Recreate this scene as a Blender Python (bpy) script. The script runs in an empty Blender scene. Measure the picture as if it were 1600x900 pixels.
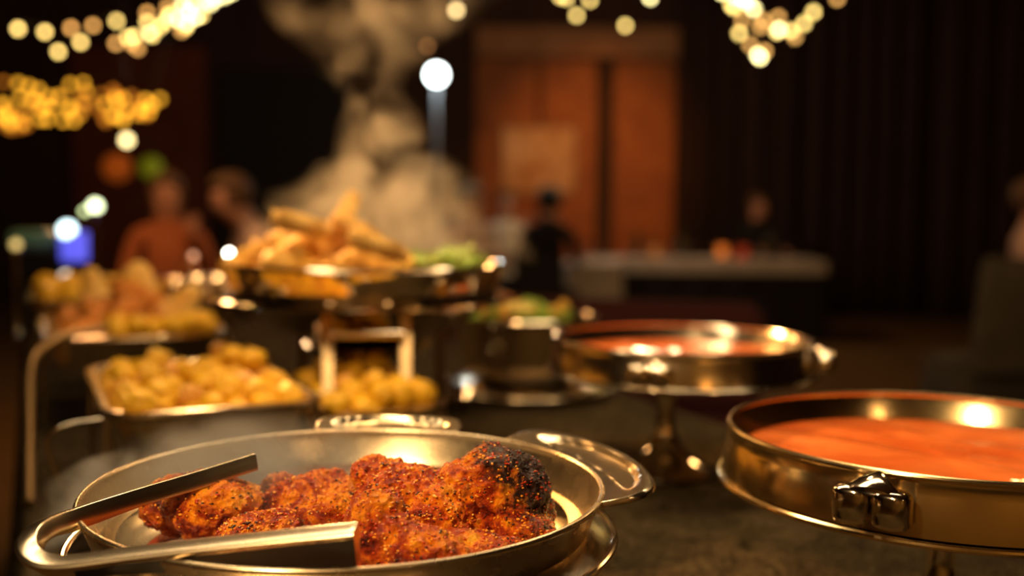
import bpy, bmesh, math, random
from mathutils import Vector, Matrix, noise
R = random.Random(7)
PI = math.pi
SC = bpy.context.scene
COL = SC.collection

# ------------------------------------------------------------------ camera, world, lights, exposure
EYE = Vector((0, 0, 1.16)); F = 1598.0; PITCH = 0.072; ROLL = 0.008
cam_d = bpy.data.cameras.new('camera'); cam = bpy.data.objects.new('camera', cam_d); COL.objects.link(cam)
cam_d.sensor_width = 36; cam_d.lens = F / 1600 * 36
cam.matrix_world = Matrix.Translation(EYE) @ Matrix.Rotation(PI / 2 - PITCH, 4, 'X') @ Matrix.Rotation(ROLL, 4, 'Z')
cam_d.clip_start = 0.02
cam_d.dof.use_dof = True; cam_d.dof.focus_distance = 0.735; cam_d.dof.aperture_fstop = 2.35
SC.camera = cam
SC.view_settings.view_transform = 'Standard'; SC.view_settings.look = 'None'
SC.view_settings.exposure = 0.0; SC.view_settings.gamma = 1.0; SC.view_settings.use_curve_mapping = False

world = bpy.data.worlds.new('world'); SC.world = world; world.use_nodes = True
world.node_tree.nodes['Background'].inputs[0].default_value = (1.0, 0.55, 0.25, 1)
world.node_tree.nodes['Background'].inputs[1].default_value = 0.004

def point(name, loc, watts, col=(1, .62, .30), r=0.04):
    d = bpy.data.lights.new(name, 'POINT'); d.energy = watts; d.color = col; d.shadow_soft_size = r
    o = bpy.data.objects.new(name, d); o.location = loc; COL.objects.link(o); return o
def spot(name, loc, target, watts, col=(1, .62, .30), angle=60, blend=.6, r=0.05):
    d = bpy.data.lights.new(name, 'SPOT'); d.energy = watts; d.color = col; d.shadow_soft_size = r
    d.spot_size = math.radians(angle); d.spot_blend = blend
    o = bpy.data.objects.new(name, d); o.location = loc; COL.objects.link(o)
    o.rotation_euler = (Vector(target) - Vector(loc)).to_track_quat('-Z', 'Y').to_euler(); return o

WARM = (1, .60, .27); GOLD = (1, .55, .20)
def bar(name, loc, rz, w, h, watts, col):
    d = bpy.data.lights.new(name, 'AREA'); d.shape = 'RECTANGLE'; d.size = w; d.size_y = h; d.energy = watts; d.color = col
    o = bpy.data.objects.new(name, d); o.location = loc; o.rotation_euler = (0, 0, rz); COL.objects.link(o); return o
point('buffet_lamp', (-0.25, 1.55, 2.15), 14, WARM, .05)          # lamps hung over the buffet
point('buffet_lamp', (0.55, 2.30, 2.25), 17, WARM, .05)
point('buffet_lamp', (-0.9, 3.0, 2.3), 20, WARM, .05)
bar('highlight_bar', (-.05, 1.42, 2.05), .35, 1.9, .20, 15, (1, .74, .44))  # added bar, out of frame, for long highlights on rims and tongs
spot('food_spot', (-0.55, -0.05, 1.95), (.02, .80, .90), 95, (1, .66, .32), 58, .8, .025)
spot('steam_spot', (-1.3, 2.9, 2.2), (-.24, 1.82, 1.30), 420, (1, .50, .15), 26, .6, .05)  # unseen spot added to turn the steam plume gold
point('room_fill', (1.3, -1.4, 2.5), 8, WARM, .07)  # added fill behind the camera, for warm reflections in the steel
point('room_fill', (-1.6, -1.6, 2.5), 8, WARM, .07)  # second added fill, left of the camera
spot('front_wall_fill', (1.4, -2.4, 3.6), (1.2, -4.0, 1.3), 90, (1, .66, .30), 80, .9, .1)  # added spot brightening the unseen front wall that the steel reflects
spot('front_wall_fill', (-1.8, -2.4, 3.6), (-1.8, -4.0, 1.3), 60, (1, .62, .28), 80, .9, .1)  # same added wall fill, left side
spot('wall_spot', (1.3, 8.6, 4.3), (1.0, 12.0, 2.0), 360, (1, .34, .04), 40, .9, .1)
point('hall_fill', (-1.9, 4.6, 2.3), 42, (1, .5, .2), .1)  # added light, no fixture, brightens the guests at the left
point('hall_fill', (1.2, 9.2, 2.3), 48, (1, .62, .32), .1)  # added light, no fixture, brightens the far table
point('hall_fill', (2.6, 4.6, 2.9), 40, GOLD, .1)  # added light for the warm glow on the floor

# ------------------------------------------------------------------ helpers
def px(x, y, Y):
    """world point on the sight line of photo pixel (x, y) at world depth Y"""
    dx, dy = x - 800, y - 450
    c, s = math.cos(ROLL), math.sin(ROLL)
    a = dx * c + dy * s; u = dx * s - dy * c
    yy = F * math.cos(PITCH) + u * math.sin(PITCH); zz = u * math.cos(PITCH) - F * math.sin(PITCH)
    k = Y / yy
    return Vector((a * k, Y, EYE.z + zz * k))
DIRV = Vector((-.424, .906, 0)); NRM = Vector((.906, .424, 0)); TA = math.atan2(.424, .906)
def tb(lat, t, z=0.0):
    """point in table coordinates: lat across, t along"""
    v = NRM * lat + DIRV * t; v.z = z; return v
TZ = 0.75                                                          # table top height

def smooth(me, ang=35):
    me.polygons.foreach_set('use_smooth', [True] * len(me.polygons))
    me.set_sharp_from_angle(angle=math.radians(ang)); me.update()
def mesh(name, verts, faces, mat=None, ang=35):
    me = bpy.data.meshes.new(name); me.from_pydata([tuple(v) for v in verts], [], faces)
    if mat: me.materials.append(mat)
    smooth(me, ang); return me
def obj(name, me, parent=None, loc=(0, 0, 0), rot=(0, 0, 0), scale=(1, 1, 1)):
    o = bpy.data.objects.new(name, me); COL.objects.link(o); o.location = loc; o.rotation_euler = rot; o.scale = scale
    if parent: o.parent = parent
    return o
def tag(o, label=None, cat=None, group=None, kind=None):
    if label: o['label'] = label
    if cat: o['category'] = cat
    if group: o['group'] = group
    if kind: o['kind'] = kind
    return o
def thing(name, label, cat, loc=(0, 0, 0), rz=0, group=None):
    return tag(obj(name, None, None, loc, (0, 0, rz)), label, cat, group)
def struct(name, me, parent=None, **k):
    o = obj(name, me, parent, **k)
    if not parent: o['kind'] = 'structure'
    return o
def dup(o, parent=None):
    c = o.copy(); COL.objects.link(c)
    if parent: c.parent = parent
    for ch in list(o.children): dup(ch, c)
    return c
def lathe(name, prof, mat, seg=96, ang=35, close=False):
    vs, fs = [], []
    n = len(prof)
    for i in range(seg):
        a = 2 * PI * i / seg
        for r, z in prof: vs.append((r * math.cos(a), r * math.sin(a), z))
    for i in range(seg):
        j = (i + 1) % seg
        for k in range(n if close else n - 1):
            k2 = (k + 1) % n
            if prof[k][0] < 1e-6 and prof[k2][0] < 1e-6: continue
            fs.append((i * n + k, j * n + k, j * n + k2, i * n + k2))
    me = mesh(name, vs, fs, mat, ang)
    bm = bmesh.new(); bm.from_mesh(me); bmesh.ops.remove_doubles(bm, verts=bm.verts, dist=1e-6)
    bmesh.ops.recalc_face_normals(bm, faces=bm.faces); bm.to_mesh(me); bm.free(); smooth(me, ang); return me
def catmull(P, n=10, closed=False):
    P = [Vector(p) for p in P]; out = []; m = len(P)
    rng = range(m) if closed else range(m - 1)
    for i in rng:
        g = (lambda k: P[k % m]) if closed else (lambda k: P[max(0, min(m - 1, k))])
        a, b, c, d = g(i - 1), g(i), g(i + 1), g(i + 2)
        for j in range(n):
            t = j / n
            out.append(.5 * ((2 * b) + (c - a) * t + (2 * a - 5 * b + 4 * c - d) * t * t + (3 * b - a - 3 * c + d) * t ** 3))
    if not closed: out.append(P[-1])
    return out
def tube(name, P, r, mat, seg=10, closed=False):
    P = [Vector(p) for p in P]; vs, fs = [], []; n = len(P)
    up = Vector((0.13, .21, 1)).normalized()
    for i, p in enumerate(P):
        a = P[(i - 1) % n] if closed or i else P[0]; b = P[(i + 1) % n] if closed or i < n - 1 else P[-1]
        d = (b - a).normalized(); s = d.cross(up)
        if s.length < 1e-4: s = d.cross(Vector((1, 0, 0)))
        s.normalize(); q = s.cross(d)
        rr = r(i / (n - 1)) if callable(r) else r
        for k in range(seg):
            t = 2 * PI * k / seg; vs.append(p + s * math.cos(t) * rr + q * math.sin(t) * rr)
    for i in range(n if closed else n - 1):
        j = (i + 1) % n
        for k in range(seg):
            k2 = (k + 1) % seg; fs.append((i * seg + k, i * seg + k2, j * seg + k2, j * seg + k))
    if not closed: fs += [tuple(range(seg))[::-1], tuple((n - 1) * seg + k for k in range(seg))]
    return mesh(name, vs, fs, mat, 50)
def box(name, a, b, mat, bev=0.0, seg=2):
    bm = bmesh.new(); bmesh.ops.create_cube(bm, size=1)
    a, b = Vector(a), Vector(b); c = (a + b) / 2; s = b - a
    for v in bm.verts: v.co = Vector((v.co.x * s.x, v.co.y * s.y, v.co.z * s.z)) + c
    if bev: bmesh.ops.bevel(bm, geom=list(bm.edges), offset=bev, segments=seg, affect='EDGES')
    me = bpy.data.meshes.new(name); bm.to_mesh(me); bm.free(); me.materials.append(mat); smooth(me); return me
def rrect(w, d, r, n=8):
    pts = []
    for cx, cy, a0 in ((w / 2 - r, d / 2 - r, 0), (-w / 2 + r, d / 2 - r, 90), (-w / 2 + r, -d / 2 + r, 180), (w / 2 - r, -d / 2 + r, 270)):
        for i in range(n + 1):
            a = math.radians(a0 + 90 * i / n); pts.append((cx + r * math.cos(a), cy + r * math.sin(a)))
    return pts
def loft(name, rings, mat, cap0=True, cap1=True, ang=35):
    """rings: list of lists of 3-D points with equal counts"""
    n = len(rings[0]); vs = [p for r in rings for p in r]; fs = []
    for i in range(len(rings) - 1):
        for k in range(n):
            k2 = (k + 1) % n; fs.append((i * n + k, i * n + k2, (i + 1) * n + k2, (i + 1) * n + k))
    if cap0: fs.append(tuple(range(n))[::-1])
    if cap1: fs.append(tuple((len(rings) - 1) * n + k for k in range(n)))
    me = mesh(name, vs, fs, mat, ang)
    bm = bmesh.new(); bm.from_mesh(me); bmesh.ops.recalc_face_normals(bm, faces=bm.faces); bm.to_mesh(me); bm.free(); smooth(me, ang)
    return me

# ------------------------------------------------------------------ materials
def newmat(name):
    m = bpy.data.materials.new(name); m.use_nodes = True
    nt = m.node_tree; return m, nt, nt.nodes['Principled BSDF']
def N(nt, t, **k):
    n = nt.nodes.new(t)
    for a, b in k.items():
        if a.startswith('i_'): n.inputs[a[2:].replace('_', ' ')].default_value = b
        else: setattr(n, a, b)
    return n
def ramp(nt, stops, interp='LINEAR'):
    n = nt.nodes.new('ShaderNodeValToRGB'); e = n.color_ramp.elements; n.color_ramp.interpolation = interp
    e[0].position, e[0].color = stops[0][0], (*stops[0][1], 1); e[1].position, e[1].color = stops[-1][0], (*stops[-1][1], 1)
    for p, c in stops[1:-1]:
        x = e.new(p); x.color = (*c, 1)
    return n
def surf(name, c1, c2=None, rough=.5, scale=20, metal=0, bump=0, bscale=80, sss=0, emit=None, es=0, coat=0, spec=.5, detail=4, coords='Object'):
    m, nt, b = newmat(name); L = nt.links
    tc = N(nt, 'ShaderNodeTexCoord')
    b.inputs['Roughness'].default_value = rough; b.inputs['Metallic'].default_value = metal
    b.inputs['Specular IOR Level'].default_value = spec; b.inputs['Coat Weight'].default_value = coat
    b.inputs['Coat Roughness'].default_value = .12
    b.inputs['Base Color'].default_value = (*c1, 1)
    if c2:
        no = N(nt, 'ShaderNodeTexNoise', i_Scale=scale, i_Detail=detail); r = ramp(nt, [(.35, c1), (.65, c2)])
        L.new(tc.outputs[coords], no.inputs['Vector']); L.new(no.outputs[0], r.inputs[0]); L.new(r.outputs[0], b.inputs['Base Color'])
    if bump:
        n2 = N(nt, 'ShaderNodeTexNoise', i_Scale=bscale, i_Detail=6); bp = N(nt, 'ShaderNodeBump', i_Strength=bump, i_Distance=.01)
        L.new(tc.outputs[coords], n2.inputs['Vector']); L.new(n2.outputs[0], bp.inputs['Height']); L.new(bp.outputs[0], b.inputs['Normal'])
    if sss:
        b.inputs['Subsurface Weight'].default_value = sss; b.inputs['Subsurface Radius'].default_value = (.01, .004, .002)
    if emit:
        b.inputs['Emission Color'].default_value = (*emit, 1); b.inputs['Emission Strength'].default_value = es
    return m
def steel(name, col=(.78, .70, .58), rough=.16, var=.08, bump=.02):
    m, nt, b = newmat(name); L = nt.links
    b.inputs['Metallic'].default_value = 1; b.inputs['Base Color'].default_value = (*col, 1)
    tc = N(nt, 'ShaderNodeTexCoord'); no = N(nt, 'ShaderNodeTexNoise', i_Scale=35.0, i_Detail=5)
    mr = N(nt, 'ShaderNodeMapRange'); mr.inputs['To Min'].default_value = rough - var * .5; mr.inputs['To Max'].default_value = rough + var
    L.new(tc.outputs['Object'], no.inputs['Vector']); L.new(no.outputs[0], mr.inputs['Value']); L.new(mr.outputs[0], b.inputs['Roughness'])
    mp = N(nt, 'ShaderNodeMapping'); mp.inputs['Scale'].default_value = (4, 4, 240)
    n2 = N(nt, 'ShaderNodeTexNoise', i_Scale=6.0, i_Detail=3); bp = N(nt, 'ShaderNodeBump', i_Strength=bump, i_Distance=.002)
    L.new(tc.outputs['Object'], mp.inputs[0]); L.new(mp.outputs[0], n2.inputs['Vector']); L.new(n2.outputs[0], bp.inputs['Height']); L.new(bp.outputs[0], b.inputs['Normal'])
    return m
def emis(name, col, s):
    m, nt, b = newmat(name); b.inputs['Base Color'].default_value = (*col, 1)
    b.inputs['Emission Color'].default_value = (*col, 1); b.inputs['Emission Strength'].default_value = s; return m

M_STEEL = steel('steel', (.76, .64, .46)); M_STEEL2 = steel('mirror_steel', (.74, .64, .50), .08, .05, .01)
M_PAN = steel('worn_pan_steel', (.70, .56, .36), .24, .12, .004)
M_BRASS = steel('brass_toned_steel', (.80, .60, .30), .17, .06, .01)
M_BRONZE = steel('aged_bronze', (.42, .28, .13), .38, .1, .02)
M_DARKMETAL = surf('dark_metal', (.02, .018, .015), rough=.4, metal=.6)
M_WOOD = surf('brown_wood', (.24, .06, .006), (.34, .10, .012), rough=.6, scale=5, bump=.1, bscale=12)
M_DARKWALL = surf('dark_wall', (.035, .012, .006), (.05, .018, .008), rough=.8, scale=2)
M_REDWALL = surf('reddish_wall', (.16, .035, .012), (.2, .05, .02), rough=.8, scale=3)
M_CURTAIN = surf('brown_curtain', (.030, .012, .006), (.042, .017, .008), rough=.9, scale=6, bump=.1, bscale=60)
M_CEIL = surf('ceiling_paint', (.05, .03, .018), (.07, .04, .02), rough=.9, scale=2)
M_HANDLE = steel('handle_steel', (.70, .58, .40), .22, .02, 0)
M_DARKSIDE = surf('painted_dark_side', (.010, .008, .006), rough=.45)  # near-black painted in for the shaded side of the tongs
M_WHITE = surf('white_linen', (.62, .55, .48), (.7, .62, .55), rough=.9, scale=8, bump=.1)
M_BLACKCLOTH = surf('black_linen', (.015, .012, .01), rough=.95)
M_GREYCLOTH = surf('grey_linen', (.07, .06, .045), (.10, .085, .06), rough=.9, scale=6, bump=.1)
M_SKIN = surf('skin', (.55, .25, .15), (.6, .29, .18), rough=.5, scale=10, sss=.1)
M_HAIR = surf('brown_hair', (.10, .045, .02), (.16, .08, .03), rough=.6, scale=60, bump=.5, bscale=200)
M_BLACKHAIR = surf('black_hair', (.012, .009, .007), rough=.5, bump=.5, bscale=200)
M_GLASS, _nt, _b = newmat('clear_glass'); _b.inputs['Transmission Weight'].default_value = 1; _b.inputs['Roughness'].default_value = .02; _b.inputs['IOR'].default_value = 1.3

def floor_mat():
    m, nt, b = newmat('floor_boards'); L = nt.links; b.inputs['Roughness'].default_value = .45
    tc = N(nt, 'ShaderNodeTexCoord'); mp = N(nt, 'ShaderNodeMapping'); mp.inputs['Scale'].default_value = (.8, 7, 1)
    no = N(nt, 'ShaderNodeTexNoise', i_Scale=3.0, i_Detail=6); r = ramp(nt, [(.3, (.12, .06, .02)), (.7, (.24, .13, .04))])
    L.new(tc.outputs['Object'], mp.inputs[0]); L.new(mp.outputs[0], no.inputs['Vector']); L.new(no.outputs[0], r.inputs[0]); L.new(r.outputs[0], b.inputs['Base Color'])
    return m
def cloth_mat():
    m, nt, b = newmat('dark_textured_cloth'); L = nt.links; b.inputs['Roughness'].default_value = .9; b.inputs['Specular IOR Level'].default_value = .02
    tc = N(nt, 'ShaderNodeTexCoord')
    n1 = N(nt, 'ShaderNodeTexNoise', i_Scale=11.0, i_Detail=9, i_Roughness=.72, i_Distortion=1.5); r1 = ramp(nt, [(.38, (.006, .004, .0015)), (.62, (.042, .028, .012))])
    L.new(tc.outputs['Object'], n1.inputs['Vector']); L.new(n1.outputs[0], r1.inputs[0])
    n2 = N(nt, 'ShaderNodeTexNoise', i_Scale=26.0, i_Detail=6, i_Roughness=.72, i_Distortion=3.5); r2 = ramp(nt, [(.47, (0, 0, 0)), (.50, (1, 1, 1)), (.53, (0, 0, 0))])
    L.new(tc.outputs['Object'], n2.inputs['Vector']); L.new(n2.outputs[0], r2.inputs[0])
    mx = N(nt, 'ShaderNodeMix', data_type='RGBA', blend_type='MIX'); mx.inputs[7].default_value = (.26, .19, .10, 1)
    mul = N(nt, 'ShaderNodeMath', operation='MULTIPLY'); mul.inputs[1].default_value = .6
    L.new(r2.outputs[0], mul.inputs[0]); L.new(mul.outputs[0], mx.inputs[0]); L.new(r1.outputs[0], mx.inputs[6]); L.new(mx.outputs[2], b.inputs['Base Color'])
    n3 = N(nt, 'ShaderNodeTexNoise', i_Scale=110.0, i_Detail=8, i_Roughness=.8); bp = N(nt, 'ShaderNodeBump', i_Strength=.6, i_Distance=.003)
    L.new(tc.outputs['Object'], n3.inputs['Vector']); L.new(n3.outputs[0], bp.inputs['Height']); L.new(bp.outputs[0], b.inputs['Normal'])
    return m
def chicken_mat(name, char_axis=(0, 0, 1), char_from=.62, dark=1.0, hot=(.74, .13, .002)):
    m, nt, b = newmat(name); L = nt.links
    b.inputs['Roughness'].default_value = .42; b.inputs['Specular IOR Level'].default_value = .25; b.inputs['Coat Weight'].default_value = .38; b.inputs['Coat Roughness'].default_value = .07
    b.inputs['Subsurface Weight'].default_value = .05; b.inputs['Subsurface Radius'].default_value = (.012, .004, .001)
    tc = N(nt, 'ShaderNodeTexCoord')
    n1 = N(nt, 'ShaderNodeTexNoise', i_Scale=42.0, i_Detail=7, i_Roughness=.7, i_Distortion=.5)
    r1 = ramp(nt, [(.34, (.06, .003, .0005)), (.43, (.34, .026, .0006)), (.51, hot), (.59, (.95, .30, .004)), (.68, (1.0, .48, .02)), (.80, (1, .62, .12))])
    L.new(tc.outputs['Object'], n1.inputs['Vector']); L.new(n1.outputs[0], r1.inputs[0])
    # charred skin: high on the piece, on the given side, broken up by noise
    dot = N(nt, 'ShaderNodeVectorMath', operation='DOT_PRODUCT'); dot.inputs[1].default_value = char_axis
    L.new(tc.outputs['Generated'], dot.inputs[0])
    n2 = N(nt, 'ShaderNodeTexNoise', i_Scale=55.0, i_Detail=7, i_Roughness=.7); L.new(tc.outputs['Object'], n2.inputs['Vector'])
    s = N(nt, 'ShaderNodeMath', operation='MULTIPLY_ADD'); s.inputs[1].default_value = 1.5; L.new(n2.outputs[0], s.inputs[0]); L.new(dot.outputs['Value'], s.inputs[2])
    r2 = ramp(nt, [(0, (0, 0, 0)), (1, (1, 1, 1))]); mr = N(nt, 'ShaderNodeMapRange'); mr.inputs['From Min'].default_value = char_from + .75; mr.inputs['From Max'].default_value = char_from + .98
    L.new(s.outputs[0], mr.inputs['Value'])
    k = N(nt, 'ShaderNodeMath', operation='MULTIPLY'); k.inputs[1].default_value = dark; L.new(mr.outputs[0], k.inputs[0])
    mx = N(nt, 'ShaderNodeMix', data_type='RGBA'); mx.inputs[7].default_value = (.028, .008, .004, 1)
    L.new(k.outputs[0], mx.inputs[0]); L.new(r1.outputs[0], mx.inputs[6]); L.new(mx.outputs[2], b.inputs['Base Color'])
    v = N(nt, 'ShaderNodeTexVoronoi', i_Scale=170.0); n3 = N(nt, 'ShaderNodeTexNoise', i_Scale=210.0, i_Detail=6, i_Roughness=.7)
    L.new(tc.outputs['Object'], v.inputs['Vector']); L.new(tc.outputs['Object'], n3.inputs['Vector'])
    ad = N(nt, 'ShaderNodeMath', operation='ADD'); L.new(v.outputs['Distance'], ad.inputs[0]); L.new(n3.outputs[0], ad.inputs[1])
    bp = N(nt, 'ShaderNodeBump', i_Strength=1.0, i_Distance=.0045); L.new(ad.outputs[0], bp.inputs['Height']); L.new(bp.outputs[0], b.inputs['Normal'])
    L.new(bp.outputs[0], b.inputs['Coat Normal'])
    return m
def soup_mat(name, c1=(.62, .11, .02), c2=(.85, .22, .05)):
    m, nt, b = newmat(name); L = nt.links; b.inputs['Roughness'].default_value = .12; b.inputs['Coat Weight'].default_value = .3
    tc = N(nt, 'ShaderNodeTexCoord'); no = N(nt, 'ShaderNodeTexNoise', i_Scale=9.0, i_Detail=4); r = ramp(nt, [(.35, c1), (.65, c2)])
    L.new(tc.outputs['Object'], no.inputs['Vector']); L.new(no.outputs[0], r.inputs[0]); L.new(r.outputs[0], b.inputs['Base Color'])
    n2 = N(nt, 'ShaderNodeTexNoise', i_Scale=16.0, i_Detail=3); bp = N(nt, 'ShaderNodeBump', i_Strength=.35, i_Distance=.01)
    L.new(tc.outputs['Object'], n2.inputs['Vector']); L.new(n2.outputs[0], bp.inputs['Height']); L.new(bp.outputs[0], b.inputs['Normal'])
    return m
M_CLOTH = cloth_mat()
M_SOUP = soup_mat('tomato_soup')
M_SAUCE = soup_mat('red_oily_sauce', (.22, .012, .002), (.42, .05, .006))
M_POTATO = surf('yellow_potato', (.80, .40, .006), (.90, .54, .015), rough=.45, scale=25, bump=.2, bscale=60, sss=.1)
M_POTBROWN = surf('browned_potato', (.55, .20, .02), (.85, .42, .03), rough=.45, scale=30, bump=.2, bscale=60)
M_FRIED = surf('fried_batter', (.78, .33, .015), (.95, .60, .10), rough=.5, scale=25, bump=.4, bscale=60)
M_ROAST = surf('orange_roast', (.55, .13, .008), (.85, .36, .04), rough=.4, scale=25, bump=.4, bscale=60)
M_BREAD = surf('pale_bread', (.80, .42, .06), (.90, .60, .18), rough=.7, scale=15, bump=.2)
M_LEAF = surf('green_lettuce', (.22, .40, .03), (.50, .62, .10), rough=.45, scale=20, bump=.2)
M_LEMON = surf('yellow_pepper', (.95, .65, .10), (.9, .75, .25), rough=.35, scale=10)

# ------------------------------------------------------------------ the room
XL, XR, YB, YF, H = -8.0, 7.5, -4.0, 12.6, 4.6
struct('floor', box('floor', (XL, YB, -.1), (XR, YF, 0), floor_mat()))
struct('ceiling', box('ceiling', (XL, YB, H), (XR, YF, H + .1), M_CEIL))
struct('wall_back', box('wall_back', (XL, YF, 0), (XR, YF + .15, H), M_DARKWALL))
struct('wall_left', box('wall_left', (XL - .15, YB, 0), (XL, YF, H), M_DARKWALL))
struct('wall_right', box('wall_right', (XR, YB, 0), (XR + .15, YF, H), M_CURTAIN))
struct('wall_front', box('wall_front', (XL, YB - .15, 0), (XR, YB, H), surf('warm_plaster', (.42, .27, .08), (.5, .33, .11), rough=.8, scale=2)))
def xat(p, Y): return px(p, 330, Y).x
# lit wooden wall panels in the middle of the back wall
for a, b_ in ((742, 838), (844, 928), (957, 1050)):
    wp = struct('trim_1', box('wood_panel', (xat(a, YF), YF - .10, .3), (xat(b_, YF), YF, 3.02), M_WOOD, .01)); wp.name = 'trim_%d' % (1 + (a > 800) + (a > 900))
struct('trim_4', box('cornice', (xat(742, YF), YF - .2, 3.05), (xat(1110, YF), YF, 3.40), surf('cornice_wood', (.30, .13, .05), (.36, .17, .07), rough=.6, scale=4), .02))
# reddish panel on the left part of the back wall with a dark doorway beside it
struct('trim_5', box('red_panel', (xat(118, YF), YF - .08, .2), (xat(325, YF), YF, 3.15), M_REDWALL, .01))
struct('door_1', box('dark_door', (xat(345, YF), YF - .06, 0), (xat(545, YF), YF, 2.9), surf('black_door', (.01, .008, .006), rough=.7), .01))
# pleated curtain along the right half of the back wall
def curtain(name, x0, x1, y, z0, z1, label):
    n = int((x1 - x0) / .03); vs, fs = [], []
    for i in range(n + 1):
        x = x0 + (x1 - x0) * i / n
        yy = y + .07 * math.sin(x * 21 + 1.3 * math.sin(x * 3.1)) + .03 * math.sin(x * 47)
        for k in range(5):
            z = z0 + (z1 - z0) * k / 4; vs.append((x, yy * 1 + .01 * math.sin(k * 2 + x * 5), z))
    for i in range(n):
        for k in range(4): fs.append((i * 5 + k, (i + 1) * 5 + k, (i + 1) * 5 + k + 1, i * 5 + k + 1))
    o = obj(name, mesh(name, vs, fs, M_CURTAIN, 60)); md = o.modifiers.new('thick', 'SOLIDIFY'); md.thickness = .006
    return tag(o, label, 'curtain')
curtain('pleated_curtain', xat(1056, 12.2), xat(1235, 12.2), 12.2, .03, 4.3, 'brown pleated curtain beside the orange lit wooden panel')
curtain('pleated_curtain', xat(1245, 12.0), xat(1432, 12.0), 12.0, .03, 4.3, 'dark pleated curtain in the middle of the curtained wall')
curtain('pleated_curtain', xat(1440, 11.8), xat(1640, 11.8), 11.8, .03, 4.3, 'darkest pleated curtain at the right end of the wall')
# pale poster on the panels
ps = px(842, 250, YF - .12)
po = thing('wall_poster', 'pale poster hanging on the wood panelled back wall', 'poster', (ps.x, YF - .10, ps.z))
obj('frame', box('frame', (-.47, -.03, -.42), (.47, 0, .42), surf('poster_frame', (.30, .16, .07), rough=.6), .01), po)
obj('sheet', box('sheet', (-.43, -.036, -.38), (.43, -.031, .38), surf('faded_print', (.75, .55, .38), (.45, .22, .08), rough=.8, scale=2.2)), po)

# ------------------------------------------------------------------ buffet table and cloth
LAT0, LAT1, T0, T1 = -.012, 1.22, -.55, 3.9
tbl = thing('buffet_table', 'long narrow buffet table under the dark cloth carrying the steel dishes', 'table')
tc_ = obj('tabletop', box('tabletop', (LAT0 + .02, T0 + .02, TZ - .05), (LAT1 - .02, T1 - .02, TZ - .004), M_DARKMETAL, .004), tbl, rot=(0, 0, TA))
for a in (LAT0 + .08, LAT1 - .08):
    for t in (T0 + .1, 1.6, T1 - .1):
        obj('leg', box('leg', (-.025, -.025, 0), (.025, .025, TZ - .05), M_DARKMETAL, .004), tbl, tb(a, t), (0, 0, TA))
def cloth():
    nu, nv = 104, 300; vs, fs = [], []
    ridges = [(px(1000, 767, 1.40), px(1140, 728, 1.60), .004, .012), (px(1060, 905, 1.12), px(1215, 775, 1.44), .006, .016), (px(880, 800, 1.35), px(1000, 690, 1.75), .003, .02)]
    for i in range(nu + 1):
        for j in range(nv + 1):
            la = LAT0 + (LAT1 - LAT0) * i / nu; t = T0 + (T1 - T0) * j / nv; p = tb(la, t)
            z = TZ + .0015 * noise.noise(Vector((la * 6, t * 6, 0)))
            for a, b_, h, w in ridges:
                ab = Vector((b_.x - a.x, b_.y - a.y)); ap = Vector((p.x - a.x, p.y - a.y)); s = max(-.3, min(1.6, ap.dot(ab) / ab.length_squared))
                d = (ap - ab * s).length; z += h * math.exp(-(d / w) ** 2)
            vs.append((p.x, p.y, z))
    for i in range(nu):
        for j in range(nv):
            k = i * (nv + 1) + j; fs.append((k, k + nv + 1, k + nv + 2, k + 1))
    # hanging sides: a border that turns over the edge and falls in soft folds
    border = [(i, 0) for i in range(nu)] + [(nu, j) for j in range(nv)] + [(i, nv) for i in range(nu, 0, -1)] + [(0, j) for j in range(nv, 0, -1)]
    m = len(border); prev = [i * (nv + 1) + j for i, j in border]
    cl, ct = (LAT0 + LAT1) / 2, (T0 + T1) / 2
    for lv, (out, dz) in enumerate(((.006, -.002), (.010, -.01), (.014, -.10), (.02, -.35), (.024, -.68))):
        cur = []
        for q, (i, j) in enumerate(border):
            la = LAT0 + (LAT1 - LAT0) * i / nu; t = T0 + (T1 - T0) * j / nv
            on = Vector(((-1 if i == 0 else 1 if i == nu else 0), (-1 if j == 0 else 1 if j == nv else 0)))
            w = out + (0 if lv < 2 else .008 * lv * (.6 + .6 * math.sin(q * .55 + math.sin(q * .11) * 2)))
            p = tb(la + on.x * w, t + on.y * w); cur.append(len(vs)); vs.append((p.x, p.y, TZ + dz))
        for q in range(m):
            q2 = (q + 1) % m; fs.append((prev[q], prev[q2], cur[q2], cur[q]))
        prev = cur
    me = mesh('buffet_cloth', vs, fs, M_CLOTH, 80)
    bm = bmesh.new(); bm.from_mesh(me); bmesh.ops.recalc_face_normals(bm, faces=bm.faces); bm.to_mesh(me); bm.free(); smooth(me, 80)
    return me
tag(obj('buffet_cloth', cloth()), 'dark brown textured cloth spread over the long buffet table', 'tablecloth')

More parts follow.
